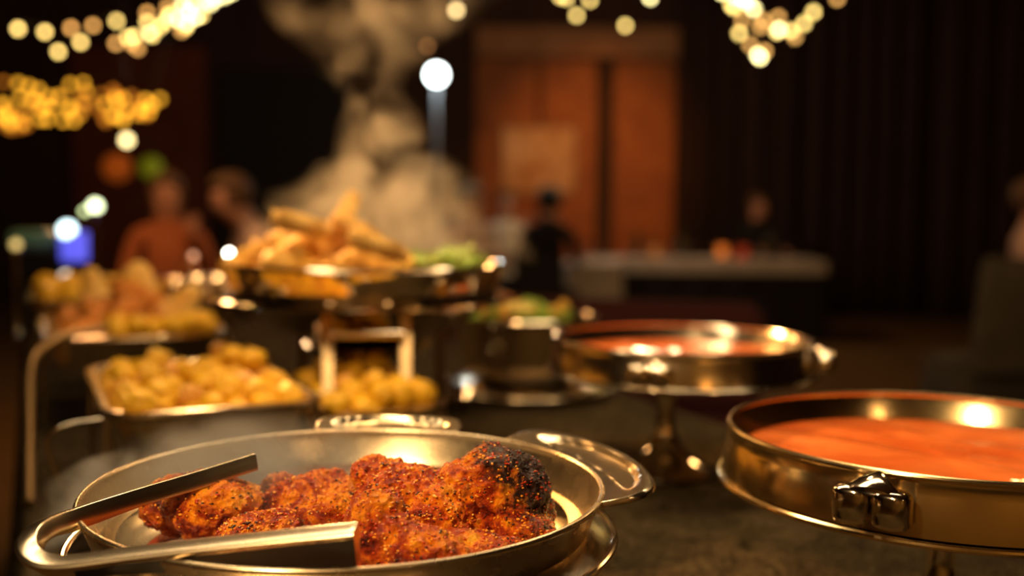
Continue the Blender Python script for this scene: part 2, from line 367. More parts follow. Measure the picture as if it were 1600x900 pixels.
# ------------------------------------------------------------------ round chafing dishes
def bead(r, z, b=.0026, a0=-60, a1=240, n=8):
    return [(r + b * math.cos(math.radians(a0 + (a1 - a0) * i / n)), z + b * math.sin(math.radians(a0 + (a1 - a0) * i / n))) for i in range(n + 1)]
def dish_meshes(Rr, wall=.046, inner=.05, flare=.007, hb=.20, mat=M_STEEL, inmat=M_PAN):
    """bowl, water pan, pedestal; origin on the table under the centre, rim at z = hb"""
    z = hb
    # closed shell: outside wall up, rolled rim, inside wall down, floor
    bowl = [(Rr + flare, z - wall), (Rr + flare * .8, z - wall * .7), (Rr + flare * .3, z - wall * .3), (Rr, z - .005)] + bead(Rr, z, .0026, -70, 250) + \
           [(Rr - .003, z - .006), (Rr - .010, z - inner * .55), (Rr - .016, z - inner * .85), (Rr - .028, z - inner), (0, z - inner - .001)]
    pan = [(Rr + flare - .006, z - wall - .001), (Rr + flare - .002, z - wall - .003)] + bead(Rr + flare + .0022, z - wall - .004, .0030, 150, -150) + \
          [(Rr + flare - .012, z - wall - .0075), (Rr - .035, z - wall - .010), (Rr * .5, z - wall - .016), (.03, z - wall - .024), (0, z - wall - .024)]
    zb = z - wall - .024
    ped = [(0, zb + .002), (.028, zb + .001), (.030, zb - .006), (.022, zb - .012), (.014, zb - .018), (.012, zb - .03), (.014, zb * .45), (.024, zb * .28), (.042, zb * .16), (.062, .012), (.072, .007), (.074, .003), (.070, 0), (0, 0)]
    return lathe('bowl', bowl, inmat and mat), lathe('water_pan', pan, mat), lathe('pedestal', ped, M_STEEL2, 64)
def knob_mesh():
    """bracket handle: two rounded lobes side by side under a small hood; +x is outward"""
    vs, fs = [], []
    def lobe(cy):
        nonlocal vs, fs
        n = 24; m = 12; base = len(vs)
        for i in range(m + 1):
            yy = cy + (-.0155 + .031 * i / m); e = max(0, 1 - abs((i - m / 2) / (m / 2)) ** 2.6) ** .5 * .5 + .5
            for k in range(n):
                a = 2 * PI * k / n; ca, sa = math.cos(a), math.sin(a)
                x = .012 + .013 * e * math.copysign(abs(ca) ** .45, ca); z_ = -.004 + .0165 * (e * .5 + .5) * math.copysign(abs(sa) ** .45, sa)
                vs.append((x, yy, z_))
        for i in range(m):
            for k in range(n):
                k2 = (k + 1) % n; fs.append((base + i * n + k, base + i * n + k2, base + (i + 1) * n + k2, base + (i + 1) * n + k))
        fs.append(tuple(base + k for k in range(n))[::-1]); fs.append(tuple(base + m * n + k for k in range(n)))
    lobe(-.0165); lobe(.0165)
    return mesh('handle', vs, fs, M_STEEL2, 50)
def hood_mesh():
    rings = []
    for i in range(9):
        t = i / 8; x = -.004 + .026 * t; z = .019 - .006 * t * t - .002 * t; w = .011 + .021 * t - .009 * t ** 6
        rings.append([(x, w * math.cos(a) * 1.0, z + .004 * math.sin(a) - .006 * abs(math.cos(a)) ** 3) for a in [2 * PI * k / 12 for k in range(12)]])
    return loft('hood', rings, M_STEEL2, ang=50)
KNOB, HOOD = knob_mesh(), hood_mesh()
def add_knob(dish, Rr, ang, z):
    a = math.radians(ang); k = obj('handle', KNOB, dish, ((Rr + .006) * math.cos(a), (Rr + .006) * math.sin(a), z - .024), (0, 0, a), (1, .92, .92))
    obj('hood', HOOD, k)
def soup_mesh(r):
    vs = [(0, 0, 0)]; fs = []; n = 96
    for j in range(1, 13):
        rr = r * j / 12
        for k in range(n):
            a = 2 * PI * k / n; x, y = rr * math.cos(a), rr * math.sin(a)
            h = 0 if j == 12 else .0022 * noise.noise(Vector((x * 22, y * 22, 3))) + .001 * noise.noise(Vector((x * 60, y * 60, 3)))
            vs.append((x, y, h))
    for k in range(n): fs.append((0, 1 + k, 1 + (k + 1) % n))
    for j in range(11):
        for k in range(n):
            k2 = (k + 1) % n; a = 1 + j * n; b_ = a + n; fs.append((a + k, b_ + k, b_ + k2, a + k2))
    b0 = len(vs); vs += [(r * .97 * math.cos(2 * PI * k / n), r * .97 * math.sin(2 * PI * k / n), -.018) for k in range(n)]
    a = 1 + 11 * n
    for k in range(n): k2 = (k + 1) % n; fs.append((a + k, b0 + k, b0 + k2, a + k2))
    fs.append(tuple(b0 + k for k in range(n))[::-1])
    return mesh('soup', vs, fs, M_SOUP, 60)

# right: soup dish, close
hR = 1.16 - .205 - TZ
b_, w_, p_ = dish_meshes(.2, hb=hR, mat=M_BRASS)
dr = thing('soup_chafing_dish', 'brass toned steel chafing dish of orange soup at the right edge of the buffet', 'chafing dish', (.412, .957, TZ + .004))
obj('bowl', b_, dr); obj('water_pan', w_, dr); obj('pedestal', p_, dr)
for an in (233.5, 53.5): add_knob(dr, .203, an, hR + .005)
tag(obj('tomato_soup', soup_mesh(.188), None, (.412, .957, TZ + hR - .022)), 'smooth orange tomato soup filling the close right dish', 'soup')
# middle: soup dish on a tall pedestal, further off
hM = 1.16 - .197 - TZ
b_, w_, p_ = dish_meshes(.2, hb=hM)
dm = thing('soup_chafing_dish', 'silver chafing dish of soup on a flared pedestal behind the right dish', 'chafing dish', (.267, 1.606, TZ + .004))
obj('bowl', b_, dm); obj('water_pan', w_, dm); obj('pedestal', p_, dm, (-.022, -.005, 0), scale=(1.15, 1.15, 1))
for an in (250, 340, 130): add_knob(dm, .203, an, hM)
tag(obj('tomato_soup', soup_mesh(.188), None, (.267, 1.606, TZ + hM - .020)), 'orange tomato soup in the pedestal dish at mid distance', 'soup')

# front: shallow food pan with flat handles over a water pan
FC = Vector((-.128, .799, TZ + .002)); hF = 1.16 - .217 - TZ
df = thing('chicken_chafing_dish', 'round steel chafing pan of roast chicken in the left foreground', 'chafing dish', FC)
zf = hF; Rf = .2
prof = [(0, zf - .060), (Rf - .055, zf - .060), (Rf - .034, zf - .055), (Rf - .020, zf - .042), (Rf - .010, zf - .022), (Rf - .004, zf - .006)] + bead(Rf, zf, .0024, 200, -60) + \
       [(Rf - .002, zf - .007), (Rf - .008, zf - .023), (Rf - .018, zf - .044), (Rf - .033, zf - .058), (Rf - .055, zf - .063), (0, zf - .063)]
obj('food_pan', lathe('food_pan', prof, M_PAN, 128), df)
wp = [(Rf - .026, zf - .026), (Rf - .004, zf - .030)] + bead(Rf + .010, zf - .036, .003, 150, -150) + [(Rf + .004, zf - .05), (Rf - .01, zf - .085), (Rf * .6, zf - .11), (.03, zf - .113), (0, zf - .113)]
obj('water_pan', lathe('water_pan', wp, M_STEEL, 128), df)
zb = zf - .113
obj('pedestal', lathe('pedestal', [(0, zb + .002), (.028, zb), (.02, zb - .01), (.014, zb - .02), (.016, zb * .5), (.03, zb * .25), (.06, .012), (.074, .004), (.07, 0), (0, 0)], M_STEEL2, 48), df)
def paddle(a0, a1, wid=.040, rise=.009):
    """flat pressed plate following the rim from angle a0 to a1 with a sunk oval in the middle"""
    nu, nv = 72, 20; top = []; 
    for i in range(nu + 1):
        u = i / nu; a = math.radians(a0 + (a1 - a0) * u)
        e = max(0, 1 - abs(2 * u - 1) ** 12) ** .6                     # rounded ends
        for j in range(nv + 1):
            v = j / nv; r = Rf + .001 + wid * e * v
            z = zf - .001 + rise * e * v
            du, dv = (u - .5) / .40, (v - .52) / .33; q = math.sqrt(du ** 2.0 + dv * dv) if True else 0
            s = 1 - min(1, max(0, (q - .86) / .18)); z -= .0045 * (s * s * (3 - 2 * s))
            if v > .93: z -= .004 * (v - .93) / .07
            top.append(Vector((r * math.cos(a), r * math.sin(a), z)))
    fs = []
    for i in range(nu):
        for j in range(nv):
            k = i * (nv + 1) + j; fs.append((k, k + nv + 1, k + nv + 2, k + 1))
    return mesh('pan_handle', top, fs, M_HANDLE, 60)
for a0, a1 in ((-13, 53), (69, 108)):
    h = obj('pan_handle', paddle(a0, a1), df); md = h.modifiers.new('thick', 'SOLIDIFY'); md.thickness = .0016; md.offset = -1
    md2 = h.modifiers.new('bev', 'BEVEL'); md2.width = .0005; md2.segments = 2
so = obj('sauce', None)
def sauce_mesh():
    vs, fs = [(0, 0, 0)], []; n = 80
    for j in range(1, 10):
        for k in range(n):
            a = 2 * PI * k / n; rr = .163 * j / 9 * (1 + (.04 * noise.noise(Vector((math.cos(a) * 2, math.sin(a) * 2, 1))) if j == 9 else 0))
            vs.append((rr * math.cos(a), rr * math.sin(a), 0 if j == 9 else .003 + .002 * noise.noise(Vector((rr * math.cos(a) * 40, rr * math.sin(a) * 40, 0)))))
    for k in range(n): fs.append((0, 1 + k, 1 + (k + 1) % n))
    for j in range(8):
        for k in range(n):
            k2 = (k + 1) % n; a = 1 + j * n; b_ = a + n; fs.append((a + k, b_ + k, b_ + k2, a + k2))
    return mesh('sauce', vs, fs, M_SAUCE, 60)
bpy.data.objects.remove(so)
tag(obj('chicken_sauce', sauce_mesh(), None, (FC.x, FC.y, FC.z + zf - .052)), 'red oily sauce pooled under the chicken in the front pan', 'sauce')

# ------------------------------------------------------------------ roast chicken
TEXC = bpy.data.textures.new('lumps', 'CLOUDS'); TEXC.noise_scale = .022; TEXC.noise_depth = 3
TEXF = bpy.data.textures.new('crust', 'CLOUDS'); TEXF.noise_scale = .006; TEXF.noise_depth = 4
TEXV = bpy.data.textures.new('blisters', 'VORONOI'); TEXV.noise_scale = .007
def roast(name, blobs, mat, label, vox=.0016, d1=.013, d2=.0042, group=None, parent=None):
    """blobs: (centre, radii, rotation) ellipsoids in world space fused into one skin"""
    c0 = Vector((0, 0, 0))
    for c, *_ in blobs: c0 += Vector(c)
    c0 /= len(blobs)
    bm = bmesh.new()
    for c, r, rot in blobs:
        mt = Matrix.Translation(Vector(c) - c0) @ Matrix.Rotation(rot[2], 4, 'Z') @ Matrix.Rotation(rot[1], 4, 'Y') @ Matrix.Rotation(rot[0], 4, 'X') @ Matrix.Diagonal((*r, 1))
        bmesh.ops.create_icosphere(bm, subdivisions=4, radius=1, matrix=mt)
    me = bpy.data.meshes.new(name); bm.to_mesh(me); bm.free(); me.materials.append(mat)
    me.polygons.foreach_set('use_smooth', [True] * len(me.polygons))
    o = obj(name, me, parent, c0)
    m1 = o.modifiers.new('fuse', 'REMESH'); m1.mode = 'VOXEL'; m1.voxel_size = vox; m1.use_smooth_shade = True
    ms = o.modifiers.new('soft', 'SMOOTH'); ms.iterations = 5; ms.factor = .6
    for t, s in ((TEXC, d1), (TEXV, d2 * .8), (TEXF, d2)):
        m2 = o.modifiers.new('relief', 'DISPLACE'); m2.texture = t; m2.strength = s; m2.mid_level = .5; m2.texture_coords = 'GLOBAL'
    if label: tag(o, label, 'chicken', group)
    return o
MC1 = chicken_mat('charred_chicken_skin', (.80, .15, .60), .84, 1.0)
MC2 = chicken_mat('glazed_chicken_skin', (.55, .1, .55), .98, .85)
MC3 = chicken_mat('golden_chicken_skin', (.3, .1, .4), .93, .6, (.72, .17, .006))
MC4 = chicken_mat('red_chicken_skin', (.3, -.2, .5), .93, .8, (.62, .12, .004))
def P(x, y, Y): return px(x, y, Y)
roast('roast_chicken_thigh', [(P(780, 770, .775), (.041, .038, .036), (0, .3, .2)), (P(735, 790, .77), (.036, .034, .036), (0, 0, 0)), (P(822, 805, .78), (.024, .026, .022), (0, .4, 0)), (P(800, 835, .75), (.030, .030, .022), (0, 0, 0)), (P(752, 738, .79), (.022, .02, .017), (0, 0, .4))],
      MC1, 'big charred chicken thigh highest in the pan, near its right rim')
roast('roast_chicken_thigh', [(P(645, 780, .775), (.040, .034, .025), (0, .35, 0)), (P(600, 748, .79), (.026, .026, .016), (0, .3, 0)), (P(690, 812, .75), (.028, .028, .026), (0, .5, 0)), (P(625, 800, .765), (.036, .03, .026), (0, .2, 0))],
      MC2, 'glazed chicken thigh lying left of the charred one, touching it')
roast('chicken_quarter', [(P(590, 822, .70), (.022, .022, .024), (0, 0, 0)), (P(612, 852, .69), (.022, .02, .026), (0, -.3, 0)), (P(662, 862, .68), (.030, .024, .018), (0, .2, 0)), (P(730, 862, .70), (.028, .024, .014), (0, 0, 0))],
      MC4, 'reddish chicken leg at the front of the pan below the thighs')
roast('roast_chicken_wing', [(P(780, 868, .71), (.026, .022, .012), (0, 0, 0)), (P(835, 850, .74), (.018, .02, .012), (0, 0, 0))],
      MC2, 'small dark chicken piece under the charred thigh by the front rim')
roast('roast_chicken_drumstick', [(P(470, 790, .80), (.028, .026, .022), (0, 0, 0)), (P(515, 770, .81), (.026, .024, .016), (0, 0, 0)), (P(440, 775, .82), (.018, .02, .018), (0, 0, 0)), (P(520, 805, .78), (.024, .024, .018), (0, 0, 0))],
      MC3, 'golden chicken drumstick in the middle of the pan behind the tongs', vox=.002)
roast('roast_chicken_breast', [(P(330, 795, .78), (.034, .030, .026), (0, 0, 0)), (P(275, 790, .80), (.026, .026, .024), (0, 0, 0)), (P(370, 800, .79), (.022, .022, .022), (0, 0, 0)), (P(310, 768, .80), (.026, .024, .014), (0, 0, 0))],
      MC3, 'golden brown chicken piece at the left of the pan under the steam', vox=.002)
roast('roast_chicken_scrap', [(P(420, 822, .76), (.022, .02, .012), (0, 0, 0)), (P(385, 832, .74), (.018, .018, .012), (0, 0, 0))],
      MC4, 'small red chicken scrap between the two golden pieces, behind the tongs', vox=.002)

def crumbs(o, n, mats, seed, charred=False):
    """tiny glazed crust bits stuck on the upper skin, one joined part"""
    dg = bpy.context.evaluated_depsgraph_get(); ev = o.evaluated_get(dg); me = ev.to_mesh(); r = random.Random(seed)
    base = bmesh.new(); bmesh.ops.create_icosphere(base, subdivisions=1, radius=1); bv = [v.co.copy() for v in base.verts]; bf = [[v.index for v in f.verts] for f in base.faces]; base.free()
    vs, fs, mi = [], [], []; nv = len(me.vertices); c = 0
    cx = o.location.x
    while c < n:
        v = me.vertices[r.randrange(nv)]
        if v.normal.z < -.1: c += .2; continue
        c += 1; s = r.uniform(.0005, .0013); b0 = len(vs); k = r.choices(range(5), (5, .6, 1.8, 6, .6))[0]
        if charred and v.co.x + v.co.z * .8 > .042: k = r.choice((2, 4, 4, 3))
        tilt = Matrix.Rotation(r.uniform(0, 6), 3, 'Z') @ Matrix.Rotation(r.uniform(0, 3), 3, 'X')
        for q in bv: vs.append(v.co + tilt @ Vector((q.x * s * 1.6, q.y * s, q.z * s * .6)))
        for f in bf: fs.append([b0 + a for a in f]); mi.append(k)
    ev.to_mesh_clear()
    m2 = bpy.data.meshes.new('crust_crumbs'); m2.from_pydata([tuple(v) for v in vs], [], fs)
    for m in mats: m2.materials.append(m)
    m2.polygons.foreach_set('material_index', mi); m2.polygons.foreach_set('use_smooth', [True] * len(mi))
    q = obj('crust_crumbs', m2, o); q['kind'] = 'stuff'
CR = [surf('amber_crumb', (.85, .32, .02), rough=.18, coat=.5), surf('pale_crumb', (.95, .50, .10), rough=.2, coat=.5), surf('dark_crumb', (.05, .008, .002), rough=.2, coat=.6), surf('red_crumb', (.45, .04, .004), rough=.15, coat=.6), surf('black_crumb', (.012, .005, .003), rough=.25, coat=.4)]
for k, o in enumerate([o for o in list(bpy.data.objects) if o.get('category') == 'chicken']):
    crumbs(o, 1500 if 'thigh' in o.name else 700, CR, k, 'big charred' in o['label'])
# ------------------------------------------------------------------ serving tongs lying across the pan
def tongs():
    key = [(P(395, 706, .800), .014), (P(300, 735, .770), .014), (P(200, 764, .735), .014), (P(110, 792, .695), .016), (P(58, 813, .662), .013), (P(40, 838, .643), .013), (P(52, 862, .630), .0135), (P(95, 871, .624), .014),
           (P(200, 858, .622), .017), (P(320, 844, .618), .021), (P(440, 831, .614), .025), (P(556, 819, .610), .028)]
    path = catmull([k[0] for k in key], 8); hs = catmull([Vector((k[1], 0, 0)) for k in key], 8)
    rings = []; n = len(path)
    for i, p in enumerate(path):
        d = (path[min(n - 1, i + 1)] - path[max(0, i - 1)]).normalized(); d.z = 0; d.normalize()
        out = Vector((d.y, -d.x, 0))                        # outside of the loop
        h = hs[i].x
        up = Vector((0, 0, 1))
        lip = .012
        pr = [(0, 0), (lip * .3, -.0006), (lip * .9, -.0030), (lip + .0006, -.0052), (lip - .0008, -.0078), (lip * .6, -h * .65), (lip * .35, -h), (lip * .0, -h), (-.0045, -h * .90), (-.0042, -.0095), (-.0022, -.0045), (-.0007, -.0012)]
        rings.append([p - out * (lip * .5) + out * a + up * b_ for a, b_ in pr])
    me = loft('serving_tongs', rings, M_HANDLE, ang=40); me.materials.append(M_DARKSIDE)
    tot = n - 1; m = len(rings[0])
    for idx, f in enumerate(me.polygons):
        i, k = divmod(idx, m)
        if 58 <= i < tot and k in (4, 5): f.material_index = 1      # lower arm's dark side, its shade painted as black
    return me
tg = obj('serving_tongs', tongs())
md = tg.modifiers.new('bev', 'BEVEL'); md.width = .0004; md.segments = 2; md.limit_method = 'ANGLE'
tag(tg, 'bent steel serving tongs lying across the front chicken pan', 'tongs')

# ------------------------------------------------------------------ rectangular trays on wire stands
def tray(name, label, lat0, lat1, t0, t1, zr, depth=.055, rot=0):
    w, d = lat1 - lat0, t1 - t0; c = tb((lat0 + lat1) / 2, (t0 + t1) / 2, 0)
    t = thing(name, label, 'tray', (c.x, c.y, TZ + .003), TA + rot)
    z = zr - TZ
    def ring(o, zz, r): return [(x, y, zz) for x, y in rrect(w + 2 * o, d + 2 * o, max(.01, r), 7)]
    rings = [ring(.014, z - .009, .058), ring(.018, z - .005, .062), ring(.017, z - .001, .060), ring(.010, z + .002, .055), ring(.002, z + .001, .05), ring(-.003, z - .004, .044), ring(-.014, z - depth + .012, .035), ring(-.024, z - depth, .03)]
    rings += [ring(-.022, z - depth - .002, .03), ring(-.011, z - depth + .010, .036), ring(.000, z - .006, .04), ring(.004, z - .004, .042)]
    n = len(rings[0]); vs = [p for r in rings for p in r]; fs = []
    for i in list(range(7)) + [8, 9, 10]:
        for k in range(n): k2 = (k + 1) % n; fs.append((i * n + k, i * n + k2, (i + 1) * n + k2, (i + 1) * n + k))
    for k in range(n): k2 = (k + 1) % n; fs.append((11 * n + k, 11 * n + k2, k2, k))
    fs.append(tuple(7 * n + k for k in range(n))); fs.append(tuple(8 * n + k for k in range(n))[::-1])
    me = mesh('pan', vs, fs, M_STEEL, 40); bm = bmesh.new(); bm.from_mesh(me); bmesh.ops.recalc_face_normals(bm, faces=bm.faces); bm.to_mesh(me); bm.free(); smooth(me, 40)
    obj('pan', me, t)
    # wire stand: ring under the rim and four splayed wire legs
    rg = [(x, y, z - .009) for x, y in rrect(w + .012, d + .012, .045, 7)]
    obj('stand_ring', tube('stand_ring', rg, .003, M_STEEL2, 8, True), t)
    for sx in (-1, 1):
        for sy in (-1, 1):
            x, y = sx * (w / 2 + .006), sy * (d / 2 - .05)
            pts = catmull([(x, y + .03 * sy * -1, z - .009), (x + sx * .003, y - sy * .02, z * .5), (x + sx * .004, y - sy * .012, .012), (x + sx * .004, y + sy * .012, .006), (x + sx * .003, y + sy * .02, z * .5), (x, y + .03 * sy, z - .009)], 6)
            obj('leg', tube('leg', pts, .003, M_STEEL2, 8), t)
    return t
tp = tray('potato_tray', 'rounded steel tray of yellow potatoes behind the chicken pan', .085, .335, 1.32, 1.75, 1.16 - .25)
h = obj('tray_handle', tube('tray_handle', catmull([(-.13, -.19, .150), (-.185, -.20, .146), (-.20, -.19, .12), (-.175, -.18, .052), (-.16, -.175, .046), (-.135, -.17, .052), (-.125, -.17, .09), (-.13, -.17, .148)], 8), .0035, M_STEEL2, 10), tp)
def chunk(seed, mat, size=(1, 1, 1), rough=.25, sub=2):
    r = random.Random(seed); bm = bmesh.new(); bmesh.ops.create_cube(bm, size=1.0)
    for v in bm.verts: v.co += Vector((r.uniform(-.12, .12), r.uniform(-.12, .12), r.uniform(-.12, .12)))
    bmesh.ops.bevel(bm, geom=list(bm.edges), offset=.16, segments=2, affect='EDGES')
    bmesh.ops.subdivide_edges(bm, edges=list(bm.edges), cuts=1, use_grid_fill=True)
    for v in bm.verts:
        v.co += v.co.normalized() * rough * .25 * noise.noise(v.co * 3 + Vector((seed, 0, 0)))
        v.co = Vector((v.co.x * size[0], v.co.y * size[1], v.co.z * size[2]))
    me = bpy.data.meshes.new('chunk'); bm.to_mesh(me); bm.free(); me.materials.append(mat)
    me.polygons.foreach_set('use_smooth', [True] * len(me.polygons)); return me
def pile(name, meshes, label, cat, group, pts, sc=(.03, .04), flat=1.0):
    out = []
    for i, p in enumerate(pts):
        s = R.uniform(*sc); o = obj(name, meshes[i % len(meshes)], None, p, (R.uniform(-.5, .5), R.uniform(-.5, .5), R.uniform(0, 6.28)), (s, s, s * flat))
        tag(o, label, cat, group); out.append(o)
    return out
pm = [chunk(i, M_POTATO) for i in range(5)] + [chunk(9, M_POTBROWN)]
pts = []
for i in range(7):
    for j in range(11):
        la = .115 + .19 * (i + R.uniform(-.2, .2)) / 6; t = 1.355 + .36 * (j + R.uniform(-.2, .2)) / 10
        zz = 1.16 - .25 - .018 + .010 * R.random() + (.016 if (i + j) % 3 == 0 else 0) + (.016 if i > 4 and j > 4 else 0)
        pts.append(tb(la, t, zz))
pile('potato_chunk', pm, 'yellow potato chunk heaped in the rounded steel tray', 'potato', 'potato chunks in the rounded tray', pts, (.028, .038))

LOWPTS = [tb(.395 + .13 * (i % 5 + R.uniform(-.2, .2)) / 4, 1.425 + .24 * (i // 5 + R.uniform(-.2, .2)) / 7, 1.16 - .285 - .008 + R.uniform(0, .035)) for i in range(40)]
pile('potato_chunk', pm, 'yellow potato chunk in the small tray under the raised pan', 'potato', 'potato chunks in the lower tray', LOWPTS, (.030, .040))
# roast platter further along the left edge
tp2 = tray('roast_tray', 'steel tray piled with orange roast pieces at the far left', .02, .33, 2.02, 2.46, 1.16 - .235)
rm = [chunk(20 + i, M_ROAST, (1.5, 1, .9), .6) for i in range(4)]
pts = []
for i in range(34):
    a = R.uniform(0, 6.28); rr = math.sqrt(R.random()); la = .175 + .12 * rr * math.cos(a); t = 2.24 + .18 * rr * math.sin(a)
    pts.append(tb(la, t, 1.16 - .235 - .02 + .075 * (1 - rr) + R.uniform(0, .02)))
pile('roast_piece', rm, 'orange brown roast piece piled on the far left tray', 'roast meat', 'roast pieces on the far left tray', pts, (.04, .055))
yc = pile('potato_chunk', pm[:4], 'yellow potato chunk at the near end of the roast tray', 'potato', 'yellow chunks beside the roast pieces', [tb(.14 + .16 * (i % 6) / 5, 2.03 + .05 * (i // 6), .935 + R.uniform(0, .012)) for i in range(12)], (.032, .042))
# pale bread cones standing in the roast pile
def cone_bread():
    rings = []
    for i in range(10):
        t = i / 9; r = .052 * (1 - t) ** .6 * (1 + .1 * math.sin(t * 9)) + .008
        rings.append([(r * math.cos(a) + .02 * t, r * .6 * math.sin(a), .13 * t) for a in [2 * PI * k / 14 for k in range(14)]])
    return loft('flatbread', rings, M_BREAD, ang=60)
CB = cone_bread()
for (x, y, Y, lab, s, ry) in ((212, 520, 2.15, 'tall pale folded flatbread standing in the orange roast pile', 1.15, -.12), (150, 480, 2.30, 'shorter folded flatbread at the left of the roast pile', .7, -.3), (262, 505, 2.12, 'small folded flatbread leaning right beside the tall one', .75, .5)):
    p = px(x, y, Y); o = obj('folded_flatbread', CB, None, p, (0, ry, .2), (s, s, s)); tag(o, lab, 'bread')
# a second tray behind it
tray('far_tray', 'small steel tray behind the roast tray at the far left', .0, .26, 2.66, 2.98, 1.16 - .215)
pile('yellow_fritter', pm[:3], 'yellow fritter in the small tray behind the roasts', 'fritter', 'fritters in the small far tray', [tb(.03 + .2 * (i % 5) / 4, 2.70 + .24 * (i // 5) / 3, .945 + R.uniform(0, .02)) for i in range(20)], (.045, .06))

# curved tube frame at the table's left edge
fr = [px(46, 809, 1.38), px(46, 660, 1.55), px(48, 575, 1.66), px(66, 545, 1.72), px(105, 524, 1.78), px(165, 512, 1.86)]
fr[0].z = TZ + .008
tag(obj('serving_rail', tube('serving_rail', catmull(fr, 8), .007, M_BRONZE, 12)), 'curved steel rail rising at the left edge of the buffet', 'rail')

# ------------------------------------------------------------------ big raised pan in the centre
CC = px(572, 400, 1.82); RC = .245
dc = thing('raised_chafing_dish', 'large raised steel pan of fried food steaming at the centre', 'chafing dish', (CC.x, CC.y, TZ + .003))
z = 1.16 - .092 - TZ
obj('bowl', lathe('bowl', [(RC - .012, z - .055), (RC - .006, z - .03), (RC, z - .005)] + bead(RC + .001, z, .003, -60, 240) + [(RC - .004, z - .006), (RC - .012, z - .03), (RC - .03, z - .045), (0, z - .046)], M_STEEL2, 96), dc)
obj('water_pan', lathe('water_pan', [(RC - .016, z - .053), (RC + .014, z - .054), (RC + .022, z - .058), (RC + .022, z - .062), (RC + .01, z - .064), (RC - .03, z - .075), (RC - .075, z - .105), (RC - .085, z - .112), (0, z - .112)], M_STEEL2, 96), dc)
OC = Vector((CC.x, CC.y, TZ + .003))
def flat_leg(foot, top, w=.018, d=.006):
    a, b_ = Vector(foot) - OC, Vector(top) - OC
    rings = []
    for p in [a.lerp(b_, k / 6) for k in range(7)]:
        rings.append([(p.x + w / 2 * sx, p.y + d / 2 * sy, p.z) for sx, sy in ((-1, -1), (-.8, -1.3), (.8, -1.3), (1, -1), (1, 1), (-1, 1))])
    return loft('leg', rings, M_BRONZE, ang=20)
zt = OC.z + z - .062
for fx, fy, tx, ty in ((512, 1.40, 512, 1.625), (634, 1.40, 634, 1.615), (470, 2.02, 478, 1.98), (690, 1.98, 686, 1.96)):
    f = px(fx, 500, fy); f.z = TZ + .004; tp3 = px(tx, 480, ty); tp3.z = zt
    obj('leg', flat_leg(f, tp3), dc)
c1, c2 = px(516, 524, 1.575) - OC, px(632, 522, 1.568) - OC
obj('crossbar', tube('crossbar', [c1, c1.lerp(c2, .5), c2], .0065, M_STEEL2, 14), dc)
obj('burner_tray', lathe('burner_tray', [(0, .155), (.10, .155), (.115, .175), (.112, .176), (.098, .158), (0, .158)], M_STEEL2, 48), dc)
t6 = tray('lower_potato_tray', 'small steel tray of yellow potatoes standing under the raised pan between its legs', .375, .545, 1.40, 1.70, 1.16 - .285)
fm = [chunk(40 + i, M_FRIED, (1.9, 1.0, .85), .8) for i in range(4)] + [chunk(50, M_BREAD, (3.0, .7, .5), .5)]
pts = []
for i in range(95):
    a = R.uniform(0, 6.28); rr = math.sqrt(R.random()); x = -.045 + .185 * rr * math.cos(a); y = .19 * rr * math.sin(a)
    pts.append((CC.x + x, CC.y + y, TZ + z - .030 + .085 * (1 - rr * .75) * max(.15, 1 - max(0, x + .04) * 5.5) + R.uniform(-.005, .012)))
pile('fried_strip', fm[:4], 'golden fried piece heaped in the raised steaming pan', 'fried food', 'fried pieces in the raised pan', pts, (.034, .05))
for (x, y, Y, ry, lab) in ((537, 345, 1.74, -1.15, 'pale fried strip standing up out of the heap in the raised pan'), (590, 385, 1.62, .35, 'long pale fried strip sloping down at the front of the raised pan'), (470, 352, 1.66, .25, 'pale fried strip lying across the top left of the raised heap'), (560, 362, 1.70, .5, 'pale fried strip sloping right from the top of the raised heap')):
    tag(obj('fried_strip', fm[4], None, px(x, y, Y), (0, ry, .1), (.028, .055, .06)), lab, 'fried food')
def leaf_mesh(seed, mat=M_LEAF):
    r = random.Random(seed); vs, fs = [], []; n = 9
    for i in range(n):
        for j in range(n):
            u, v = i / (n - 1) * 2 - 1, j / (n - 1) * 2 - 1
            x = u; y = v * .6 * math.sqrt(max(.03, 1 - u * u))
            vs.append((x, y, .25 * noise.noise(Vector((u * 1.8 + seed, v * 1.8, 0))) + .22 * v * v + .1 * math.sin(v * 9 + seed) * abs(v)))
    for i in range(n - 1):
        for j in range(n - 1): k = i * n + j; fs.append((k, k + n, k + n + 1, k + 1))
    me = mesh('leaf', vs, fs, mat, 80); return me
lm = [leaf_mesh(i) for i in range(4)]
def leaves(n, c, rx, ry, z0, h, sc, label, group):
    for i in range(n):
        a = R.uniform(0, 6.28); rr = math.sqrt(R.random())
        o = obj('lettuce_leaf', lm[i % 4], None, (c[0] + rx * rr * math.cos(a), c[1] + ry * rr * math.sin(a), z0 + h * (1 - rr) + R.uniform(0, .012)), (R.uniform(-.5, .5), R.uniform(-.5, .5), R.uniform(0, 6.28)), (sc,) * 3)
        tag(o, label, 'lettuce', group); 
leaves(22, (CC.x + .145, CC.y - .03), .07, .13, TZ + z - .005, .018, .034, 'green lettuce leaf at the right side of the raised pan', 'lettuce in the raised pan')

